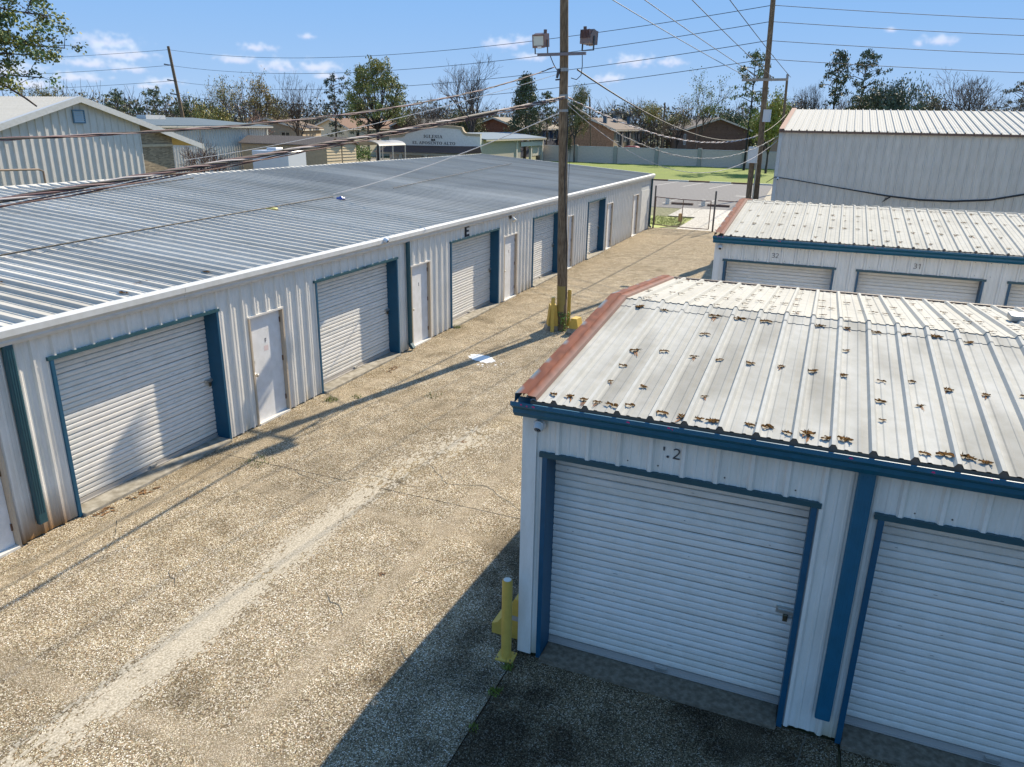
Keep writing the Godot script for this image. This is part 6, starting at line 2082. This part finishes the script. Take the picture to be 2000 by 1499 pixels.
	var yl := ["spiky yucca plant on the green verge nearest the leaning pole", "spiky yucca plant on the green verge nearest the grey pickup"]
	var k := 0
	for p in [Vector3(-57.0, 0, -56.6), Vector3(-59.6, 0, -62.6)]:
		g = Geo.new()
		for i in 90:
			var a := rng.randf() * TAU
			var d := Vector3(cos(a), rng.randf_range(0.2, 1.6), sin(a)).normalized() * rng.randf_range(0.5, 1.1)
			var e := Vector3(-sin(a), 0, cos(a)) * 0.035
			var b := Vector3(rng.randf_range(-0.35, 0.35), 0.05, rng.randf_range(-0.35, 0.35))
			g.col = Color(0.05, 0.09, 0.03) * rng.randf_range(0.7, 1.3)
			g.col.a = 1
			g.tri(b - e, b + e, b + d, Vector3(d.x, 1, d.z))
		var y := single("yucca_plant", g, M.leaf, yl[k], "plant", "yuccas on the verge")
		y.position = p
		k += 1

# ------------------------------------------------------------------ trees
func leaf_quad(g: Geo, p: Vector3, s: float, col: Color) -> void:
	var a := Vector3(rng.randfn(), rng.randfn(), rng.randfn()).normalized()
	var b := a.cross(Vector3(rng.randfn(), rng.randfn(), rng.randfn()).normalized()).normalized()
	var q := rng.randf_range(0.7, 1.3) * 1.75
	g.col = Color(col.r * q, col.g * q, col.b * q)
	a *= s
	b *= s * 0.6
	# a pointed leaf clump: two triangles about a bent midrib
	var nr := a.cross(b)
	if nr.y < 0: nr = -nr
	g.quad(p - a, p + b, p + a, p - b, nr)

func clump(g: Geo, p: Vector3, n: int, r: float, s: float, col: Color, flat := 0.7) -> void:
	var q := rng.randf_range(0.62, 1.35)
	var c := Color(col.r * q * rng.randf_range(0.9, 1.15), col.g * q, col.b * q)
	for i in n:
		var d := Vector3(rng.randfn(), rng.randfn() * flat, rng.randfn()) * r * 0.55
		leaf_quad(g, p + d, s * rng.randf_range(0.6, 1.25), c)

func grow(bg: Geo, tips: Array, p: Vector3, d: Vector3, ln: float, r: float, depth: int, o: Dictionary) -> void:
	var pts := PackedVector3Array([p])
	var rd := PackedFloat32Array([r])
	var segs := 3
	var q := p
	for i in segs:
		d = (d + Vector3(rng.randfn(), rng.randfn(), rng.randfn()) * o.wob + Vector3.UP * o.up).normalized()
		q += d * ln / segs
		pts.append(q)
		rd.append(lerpf(r, r * 0.66, float(i + 1) / segs))
	bg.tube(pts, rd, 6 if r > 0.09 else (4 if r > 0.03 else 3))
	if depth <= o.leafdepth:
		tips.append(q)
	if depth == 0:
		return
	var k: int = o.split if depth < o.depth else o.first
	if depth < o.depth and rng.randf() < 0.35: k += 1
	var roll := rng.randf() * TAU
	var side := d.cross(Vector3(0.3, 0.2, 0.9)).normalized()
	var up := d.cross(side)
	for i in k:
		var an := roll + TAU * i / k + rng.randf_range(-0.4, 0.4)
		var sp: float = o.spread * rng.randf_range(0.7, 1.3)
		var dd := (d * cos(sp) + (side * cos(an) + up * sin(an)) * sin(sp)).normalized()
		var from := q if i < 2 or depth == o.depth else pts[2]
		grow(bg, tips, from, dd, ln * o.ratio * rng.randf_range(0.75, 1.2), maxf(r * 0.62, 0.015), depth - 1, o)

func fit(geos: Array, h: float, w: float) -> void:
	var lo := Vector3.ONE * 1e9
	var hi := -lo
	for g: Geo in geos:
		for p in g.v:
			lo = lo.min(p); hi = hi.max(p)
	var s := Vector3(w / maxf(hi.x - lo.x, 0.1), h / maxf(hi.y, 0.1), w / maxf(hi.z - lo.z, 0.1))
	var cx := (lo.x + hi.x) / 2 * 0.6
	for g: Geo in geos:
		for i in g.v.size():
			g.v[i] = Vector3((g.v[i].x - cx) * s.x + cx * 0.0, g.v[i].y * s.y, g.v[i].z * s.z)

func tree(called: String, kind: String, label: String, category: String, x: float, z: float, h: float, w: float, sd: int, col: Color, bark := Color(0.13, 0.105, 0.085)) -> void:
	rng.seed = sd
	var t := thing(called, label, category, Vector3(x, -0.05, z), "trees beyond the yards")
	var bg := Geo.new()
	bg.col = bark
	var lg := Geo.new()
	var tips := []
	match kind:
		"bare":       # vase of fine twigs
			grow(bg, tips, Vector3.ZERO, Vector3.UP, h * 0.20, h * 0.018, 7, {wob = 0.11, up = 0.09, leafdepth = -1, depth = 7, split = 2, first = 5, spread = 0.42, ratio = 0.78})
		"budding":    # fine twigs with a thin haze of young leaves
			grow(bg, tips, Vector3.ZERO, Vector3.UP, h * 0.22, h * 0.018, 6, {wob = 0.12, up = 0.09, leafdepth = 1, depth = 6, split = 2, first = 4, spread = 0.42, ratio = 0.80})
			for p in tips:
				if rng.randf() < 0.8: clump(lg, p, 5, h * 0.045, h * 0.010, col)
		"round":      # spreading limbs under a deep dome of leaves
			grow(bg, tips, Vector3.ZERO, Vector3.UP, h * 0.30, h * 0.026, 5, {wob = 0.10, up = 0.02, leafdepth = 1, depth = 5, split = 2, first = 5, spread = 0.55, ratio = 0.74})
			for p in tips:
				clump(lg, p, 48, h * 0.075, h * 0.012, col.lerp(Color(col.r * 1.7, col.g * 1.45, col.b), clampf((p.y / h - 0.5) * 1.6, 0, 1) * rng.randf()))  # upper leaves yellower: sunlight painted into the crown top
		"dome":       # clear stem, arching limbs, leaves as a thick shell over a dome
			var fork := Vector3(0, h * 0.36, 0)
			bg.tube(PackedVector3Array([Vector3.ZERO, Vector3(0.05, h * 0.2, 0), fork]), PackedFloat32Array([h * 0.024, h * 0.019, h * 0.017]), 8)
			var c0 := Vector3(0, h * 0.60, 0)
			for i in 26:
				var f := (i + 0.5) / 26.0
				var el := asin(lerpf(-0.35, 1.0, f))
				var a := i * 2.4
				var tipd := Vector3(cos(a) * cos(el) * w * 0.5, sin(el) * h * 0.40, sin(a) * cos(el) * w * 0.5)
				var e := c0 + tipd * rng.randf_range(0.84, 1.0)
				var m := fork.lerp(e, 0.5) + Vector3(0, -h * 0.02, 0) + Vector3(rng.randfn(), rng.randfn(), rng.randfn()) * h * 0.012
				bg.tube(PackedVector3Array([fork, fork.lerp(m, 0.5) + Vector3(0, h * 0.012, 0), m, m.lerp(e, 0.55), e]), PackedFloat32Array([h * 0.009, h * 0.007, h * 0.0055, h * 0.0035, 0.012]), 5)
				for k in 13:
					var e2 := e + Vector3(rng.randfn() * w * 0.075, rng.randfn() * h * 0.035, rng.randfn() * w * 0.075)
					bg.tube(PackedVector3Array([m.lerp(e, rng.randf_range(0.2, 0.8)), e2]), PackedFloat32Array([0.03, 0.008]), 3)
					clump(lg, e2, 34, h * 0.042, h * 0.0112, col.lerp(Color(col.r * 1.5, col.g * 1.25, col.b), rng.randf() * clampf(tipd.y / (h * 0.4), 0, 1)))  # sunlit yellow mixed into the leaf colour toward the dome top
		"dense":
			grow(bg, tips, Vector3.ZERO, Vector3.UP, h * 0.16, h * 0.022, 5, {wob = 0.12, up = 0.06, leafdepth = 2, depth = 5, split = 2, first = 5, spread = 0.50, ratio = 0.80})
			for p in tips:
				clump(lg, p, 42, h * 0.09, h * 0.0125, col)
		"cone":       # broad evergreen, leafy nearly to the ground
			bg.tube(PackedVector3Array([Vector3.ZERO, Vector3(0.1, h * 0.5, 0), Vector3(0, h * 0.97, 0)]), PackedFloat32Array([h * 0.022, h * 0.014, 0.03]), 6)
			for i in 230:
				var f := pow(rng.randf(), 0.8)
				var y := lerpf(h * 0.14, h * 0.98, f)
				var rr := w * 0.5 * pow(1.0 - f, 0.6) * rng.randf_range(0.45, 1.05)
				var a := rng.randf() * TAU
				var p := Vector3(cos(a) * rr, y, sin(a) * rr)
				if i % 4 == 0: bg.tube(PackedVector3Array([Vector3(0, y - rr * 0.2, 0), p]), PackedFloat32Array([0.05, 0.015]), 3)
				clump(lg, p, 44, h * 0.06, h * 0.0125, col)
		"pine":
			var top := Vector3(rng.randf_range(-0.03, 0.03) * h, h * 0.97, 0)
			bg.tube(PackedVector3Array([Vector3.ZERO, top * 0.5 + Vector3(h * 0.01, 0, 0), top]), PackedFloat32Array([h * 0.018, h * 0.012, 0.03]), 7)
			var n := 34
			var f0: float = {8: 0.36, 20: 0.22, 21: 0.24, 1: 0.4}.get(sd, 0.52)
			for i in n:
				var f := f0 + (0.98 - f0) * pow((i + rng.randf()) / n, 0.8)
				var y := h * f
				var ln := w * 0.5 * (0.40 + 0.85 * sin(clampf((f - f0 + 0.1) / (1.1 - f0), 0, 1) * PI)) * rng.randf_range(0.35, 1.25)
				var a := i * 2.4 + rng.randf()
				var b0 := top * f
				b0.y = y
				var b2 := b0 + Vector3(cos(a) * ln, ln * rng.randf_range(-0.05, 0.35), sin(a) * ln)
				var b1 := b0.lerp(b2, 0.5) + Vector3.UP * ln * 0.08
				bg.tube(PackedVector3Array([b0, b1, b2]), PackedFloat32Array([h * 0.0045, h * 0.003, 0.012]), 4)
				for k in 3:
					var p := b1.lerp(b2, rng.randf_range(0.1, 1.1)) + Vector3(rng.randfn(), rng.randfn() * 0.5, rng.randfn()) * h * 0.016
					clump(lg, p, 24, h * 0.034, h * 0.0115, col, 0.6)
		"shrub":
			for i in 7:
				var a := TAU * i / 7
				grow(bg, tips, Vector3(cos(a), 0, sin(a)) * w * 0.08, Vector3(cos(a) * 0.5, 1, sin(a) * 0.5).normalized(), h * 0.4, h * 0.016, 3, {wob = 0.14, up = 0.05, leafdepth = 2, depth = 3, split = 3, first = 3, spread = 0.5, ratio = 0.72})
			for p in tips:
				clump(lg, p, 12, h * 0.10, h * 0.028, col)
		"twigs":
			for i in 9:
				var a := TAU * i / 9
				grow(bg, tips, Vector3(cos(a), 0, sin(a)) * w * 0.05, Vector3(cos(a) * 0.7, 1, sin(a) * 0.7).normalized(), h * 0.34, h * 0.016, 4, {wob = 0.16, up = 0.04, leafdepth = -1, depth = 4, split = 3, first = 3, spread = 0.5, ratio = 0.74})
	fit([bg, lg], h, w)
	part(t, "trunk" if kind in ["round", "cone", "pine", "dense", "dome"] else "branches", bg, M.bark)
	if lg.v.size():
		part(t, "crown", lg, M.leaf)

func trees() -> void:
	var dk := Color(0.050, 0.066, 0.024)
	var ol := Color(0.105, 0.105, 0.030)
	var ye := Color(0.21, 0.175, 0.035)
	var gb := Color(0.15, 0.125, 0.105)
	tree("pine_tree", "pine", "round-headed pine at the far right edge over the warehouse roof", "tree", 25.9, -131.5, 12.8, 6.6, 1, Color(0.08, 0.075, 0.045))
	tree("bare_tree", "bare", "wide bare tree rising behind the warehouse ridge, its twigs dense", "tree", 17.3, -117.6, 13.7, 12.0, 2, gb, gb)
	tree("bare_tree", "budding", "low pale budding tree beside the wide bare tree", "tree", 21.0, -121, 9.0, 7.0, 52, Color(0.12, 0.11, 0.05), gb)
	tree("evergreen_tree", "dense", "dark dense evergreen behind the middle of the warehouse roof", "tree", 7.7, -108.3, 12.8, 10.0, 3, Color(0.062, 0.072, 0.045))
	tree("evergreen_tree", "dense", "lower brownish evergreen next to the dark dense one", "tree", 12.2, -112, 9.6, 7.0, 53, Color(0.085, 0.08, 0.04))
	tree("pine_tree", "pine", "ragged tall pine beside the slender one over the warehouse", "tree", 4.2, -118.5, 16.2, 6.6, 4, Color(0.058, 0.072, 0.034))
	tree("pine_tree", "pine", "slender pine with thin bare stem over the warehouse corner", "tree", 0.6, -118.5, 16.3, 4.9, 5, Color(0.055, 0.066, 0.03))
	tree("bare_tree", "bare", "thin bare tree between street pole and slender pine", "tree", -2.5, -113.4, 12.2, 4.6, 6, gb, gb)
	tree("leafy_tree", "dense", "yellow-green leafy tree right behind the tall street pole", "tree", -6.2, -98.0, 10.6, 6.6, 7, Color(0.16, 0.16, 0.028))
	tree("pine_tree", "pine", "tall dark-stemmed pine standing clear beside the street pole", "tree", -9.3, -102.8, 15.2, 5.8, 8, Color(0.085, 0.098, 0.03), Color(0.06, 0.055, 0.055))
	tree("leafy_tree", "dense", "low dark green tree behind the dark brown house", "tree", -12.5, -128, 8.6, 6.0, 54, dk)
	tree("bare_tree", "budding", "wide bare tree with green tinge above the dark brown house", "tree", -17.2, -116.9, 14.3, 8.6, 9, Color(0.13, 0.14, 0.035), gb)
	tree("bare_tree", "budding", "leaning budding tree between the orange and dark brown houses", "tree", -23.0, -126, 10.8, 7.0, 10, Color(0.14, 0.125, 0.04), gb)
	tree("leafy_tree", "budding", "yellow budding tree past the end of the orange house", "tree", -28.8, -134, 9.6, 5.6, 11, ye)
	tree("leafy_tree", "budding", "yellow budding tree behind the chimneys of the orange house", "tree", -34.0, -153, 10.6, 7.2, 12, ye)
	tree("leafy_tree", "round", "ivy-topped tree just past the floodlight pole", "tree", -34.5, -107.0, 11.6, 5.2, 13, Color(0.085, 0.085, 0.03))
	tree("magnolia_tree", "cone", "dark glossy conical evergreen behind the red brick house", "tree", -44.4, -112, 13.3, 7.6, 14, Color(0.058, 0.068, 0.030))
	tree("pine_tree", "pine", "small round-topped pine beside the conical evergreen", "tree", -42.2, -116, 10.6, 3.8, 15, dk)
	tree("bare_tree", "bare", "great fan-shaped bare tree between round tree and conical evergreen", "tree", -51.1, -107, 15.4, 12.2, 16, Color.WHITE, Color(0.15, 0.14, 0.14))
	tree("bare_tree", "bare", "small bare tree over the church parapet", "tree", -52.1, -98, 9.6, 6.0, 17, Color.WHITE, gb)
	tree("bare_tree", "bare", "bare twiggy tree next to the round tree trunk", "tree", -58.5, -102.6, 9.3, 6.4, 18, Color.WHITE, gb)
	tree("round_tree", "dome", "large round-crowned tree with open limbs behind the church", "tree", -50.5, -78.3, 13.0, 8.8, 19, Color(0.105, 0.115, 0.030), Color(0.055, 0.045, 0.04))
	tree("pine_tree", "pine", "dark pine left of the round tree with drooping boughs", "tree", -63.3, -87.8, 11.9, 5.0, 20, Color(0.035, 0.05, 0.028))
	tree("pine_tree", "pine", "second dark pine tucked against the round tree", "tree", -60.8, -91.8, 11.9, 5.0, 21, Color(0.035, 0.052, 0.028))
	tree("bare_tree", "bare", "dark bare tree standing before the plain brown flat house", "tree", -61.5, -77.5, 11.2, 7.0, 22, Color.WHITE, Color(0.10, 0.075, 0.06))
	tree("leafy_tree", "budding", "sparse tree with orange-green leaves, larger of the pair over the grey shed", "tree", -68.5, -77.5, 12.0, 5.6, 23, Color(0.19, 0.145, 0.04))
	tree("leafy_tree", "budding", "sparse tree with few leaves, smaller of the pair over the grey shed", "tree", -71.6, -75.3, 11.0, 4.6, 24, Color(0.16, 0.14, 0.04))
	tree("leafy_tree", "budding", "broad olive tree between the sparse pair and the dark bare tree", "tree", -67.7, -82, 8.6, 7.4, 25, Color(0.15, 0.135, 0.04))
	tree("shrub_tree", "shrub", "big olive-yellow bush over the grey shed roof", "tree", -66.6, -66.7, 8.3, 6.6, 26, Color(0.135, 0.125, 0.035))
	tree("bare_tree", "budding", "reddish twiggy tree over the grey shed roof", "tree", -65.1, -73, 6.8, 5.0, 27, Color(0.19, 0.11, 0.08), Color(0.16, 0.11, 0.09))
	tree("bare_shrub", "twigs", "reddish bare shrub in front of the grey ribbed shed", "shrub", -42.0, -40.5, 4.3, 4.6, 28, Color.WHITE, Color(0.22, 0.14, 0.11))
	tree("pine_tree", "pine", "dark pine pair behind the hall, the taller one", "tree", -69.9, -62.5, 8.9, 4.2, 29, Color(0.05, 0.068, 0.03))
	tree("pine_tree", "pine", "dark pine pair behind the hall, the one nearer the gable peak", "tree", -71.8, -59.0, 8.5, 3.6, 30, Color(0.05, 0.068, 0.03))
	tree("bare_tree", "bare", "bare brown tree among the pines behind the hall", "tree", -69.2, -60.3, 7.2, 5.0, 31, Color.WHITE, gb)
	tree("pine_tree", "pine", "small pine close behind the leaning pole", "tree", -68.4, -65.0, 7.4, 3.2, 32, Color(0.055, 0.07, 0.03))
	tree("leafy_tree", "round", "round olive tree behind the hall roof ridge", "tree", -69.1, -48.1, 8.7, 4.2, 33, Color(0.08, 0.085, 0.035))
	tree("bare_tree", "budding", "pale bare tree behind the hall roof beside the round olive tree", "tree", -67.5, -50.0, 8.2, 4.6, 34, Color(0.10, 0.10, 0.05), gb)
	tree("leafy_tree", "dense", "low tree at the far left edge behind the hall roof", "tree", -71.5, -44.6, 7.4, 4.6, 35, Color(0.09, 0.09, 0.05))
	tree("juniper_bush", "shrub", "spreading green juniper behind the tan sheds", "bush", -49.8, -70.0, 3.4, 8.0, 36, Color(0.10, 0.13, 0.025))
	var fill := ["budding", "bare", "dense", "budding", "dense", "bare", "budding"]
	var fl := ["grey twiggy", "bare brown", "dull olive", "pale budding", "dark green", "bare grey", "brownish budding"]
	var spots := [[-4.4, -119.0, 8.4], [2.2, -124.0, 9.2], [5.6, -121.0, 9.0], [9.8, -119.0, 9.6], [14.2, -124.0, 8.8], [16.0, -115.0, 8.0], [19.5, -123.0, 9.4], [22.8, -118.0, 8.6], [25.0, -126.0, 9.2], [28.5, -122.0, 9.0], [31.5, -128.0, 9.6], [-14.5, -131.0, 9.2], [-20.0, -133.0, 9.0], [-26.5, -139.0, 9.6], [-39.0, -157.0, 10.5], [-47.5, -124.0, 9.0], [-55.0, -112.0, 8.6], [-61.5, -106.0, 8.4]]
	var where := ["behind the street pole", "behind the warehouse corner", "behind the ragged tall pine", "behind the dark dense evergreen", "past the dark dense evergreen", "before the wide bare tree", "under the wide bare tree", "past the wide bare tree", "just before the edge pine", "behind the edge pine", "beyond the edge pine", "behind the dark brown house roof", "past the ridge of the dark brown house", "at the end of the orange house", "behind the ridge of the orange house", "behind the conical evergreen", "behind the great fan-shaped tree", "behind the round tree stem"]
	for i in spots.size():
		var k := i % 7
		tree("thicket_tree", fill[k], "low %s tree in the belt, %s" % [fl[k], where[i]], "tree", spots[i][0], spots[i][1], spots[i][2] * (1.28 if spots[i][0] > -5.0 else 1.0), spots[i][2] * 0.95, 400 + i, [Color(0.11, 0.095, 0.06), gb, Color(0.085, 0.085, 0.035), Color(0.13, 0.12, 0.05), Color(0.06, 0.07, 0.03), gb, Color(0.12, 0.09, 0.05)][k], gb)
	# far belt of woods that reads as one mass
	rng.seed = 300
	var g := Geo.new()
	var tw := Geo.new()
	for i in 620:
		var a := lerpf(-1.30, 0.42, i / 620.0) + rng.randf_range(-0.01, 0.01)
		var dd := rng.randf_range(150, 185)
		var p := Vector3(2.5 + sin(a) * dd, 0, 6.5 - cos(a) * dd)
		var h := rng.randf_range(5.5, 10.0)
		var tone := [Color(0.10, 0.085, 0.06), Color(0.08, 0.085, 0.04), Color(0.13, 0.12, 0.05), Color(0.12, 0.095, 0.075), Color(0.055, 0.062, 0.032)][rng.randi() % 5] as Color
		for k in 26:
			var f := rng.randf()
			clump(g, p + Vector3(rng.randfn() * 1.7, h * lerpf(0.1, 1.0, f) - 0.4, rng.randfn() * 1.7), 5, 1.1, 0.30, tone)
		for k in 8:
			tw.col = Color(0.13, 0.11, 0.10)
			var b := p + Vector3(rng.randfn(), 0, rng.randfn())
			tw.tube(PackedVector3Array([b, b + Vector3(rng.randfn() * 0.5, h * 0.7, 0), b + Vector3(rng.randfn() * 1.6, h * rng.randf_range(0.9, 1.15), rng.randfn())]), PackedFloat32Array([0.10, 0.05, 0.018]), 3)
	var wd := thing("woodland", "far belt of mixed winter trees along the horizon", "woodland")
	wd.set_meta("kind", "stuff")
	part(wd, "foliage", g, M.leaf).set_meta("kind", "stuff")
	part(wd, "branches", tw, M.bark).set_meta("kind", "stuff")

# the big tree whose boughs reach in at the upper corner
func corner_tree() -> void:
	rng.seed = 41
	var t := thing("overhanging_tree", "leafy boughs of a large tree reaching in at the upper left corner", "tree", Vector3(-27, 0, -6))
	var bg := Geo.new()
	bg.col = Color(0.13, 0.10, 0.085)
	var lg := Geo.new()
	var tr := Vector3(-0.4, 6.0, 0)
	bg.tube(PackedVector3Array([Vector3.ZERO, Vector3(-0.2, 3, 0), tr, Vector3(-0.2, 9.5, -0.3), Vector3(-0.5, 12.0, 0)]), PackedFloat32Array([0.38, 0.30, 0.24, 0.15, 0.05]), 10)
	# tips of the boughs, relative to the foot; the first dozen are the ones in view
	var boughs := [
		[Vector3(-0.3, 7.4, -0.1), Vector3(6.6, 7.45, -6.1), 0.9, 22], [Vector3(-0.3, 8.2, -0.2), Vector3(6.4, 8.35, -5.9), 1.0, 22],
		[Vector3(-0.3, 7.0, -0.1), Vector3(5.9, 7.2, -5.6), 0.5, 18], [Vector3(-0.3, 8.8, -0.2), Vector3(5.8, 8.9, -5.9), 0.8, 20],
		[Vector3(-0.3, 7.7, -0.1), Vector3(5.0, 7.9, -5.0), 0.7, 18], [Vector3(-0.3, 6.6, 0), Vector3(6.2, 6.55, -5.5), 0.6, 14],
		[Vector3(-0.3, 9.2, 0), Vector3(4.8, 9.5, -5.2), 0.6, 18], [Vector3(-0.3, 8.0, 0), Vector3(4.6, 8.6, -5.2), 0.4, 18],
		[Vector3(-0.3, 9.5, 0), Vector3(3, 11.0, -4), 0.4, 16], [Vector3(-0.3, 8, 0), Vector3(-4.5, 9, -3), 0.6, 18], [Vector3(-0.3, 8, 0), Vector3(-3.5, 8.5, 4), 0.6, 18],
		[Vector3(-0.3, 9, 0), Vector3(2.5, 9.0, 4), 0.6, 18], [Vector3(-0.3, 10, 0), Vector3(-1.5, 12.5, 1), 0.4, 16], [Vector3(-0.3, 10, 0), Vector3(1.5, 12.4, -2), 0.4, 16]]
	for q in boughs:
		var a: Vector3 = q[0]
		var b: Vector3 = q[1]
		var pts := PackedVector3Array()
		var rd := PackedFloat32Array()
		for i in 9:
			var f := i / 8.0
			pts.append(a.lerp(b, f) + Vector3(0.12 * vnoise(f * 90, a.y * 40), q[2] * sin(f * PI) * 0.5 + 0.2 * vnoise(f * 70, a.y * 90), 0.12 * vnoise(f * 80, 40 + a.y * 30)))
			rd.append(lerpf(0.085, 0.015, f))
		bg.tube(pts, rd, 6)
		for k in int(q[3] * 3.4):
			var f := rng.randf_range(0.42, 1.0)
			var p := pts[int(f * 7.99)].lerp(pts[mini(8, int(f * 7.99) + 1)], fposmod(f * 7.99, 1.0))
			var e := p + Vector3(rng.randfn() * 0.42, rng.randfn() * 0.26 + 0.04, rng.randfn() * 0.42)
			bg.tube(PackedVector3Array([p, p.lerp(e, 0.5) + Vector3(0, 0.05, 0), e]), PackedFloat32Array([0.014, 0.01, 0.006]), 3)
			clump(lg, e, 40, 0.24, 0.062, Color(0.105, 0.115, 0.022) if rng.randf() < 0.5 else Color(0.06, 0.085, 0.03))
	# a bare bough curling down
	bg.tube(PackedVector3Array([Vector3(-0.3, 6.3, 0), Vector3(2.4, 6.75, -3.2), Vector3(4.0, 6.75, -4.2), Vector3(4.9, 6.45, -4.9), Vector3(5.4, 6.0, -5.3), Vector3(5.6, 5.75, -5.5)]), PackedFloat32Array([0.09, 0.06, 0.045, 0.035, 0.03, 0.025]), 6)
	part(t, "trunk", bg, M.bark)
	part(t, "crown", lg, M.leaf)
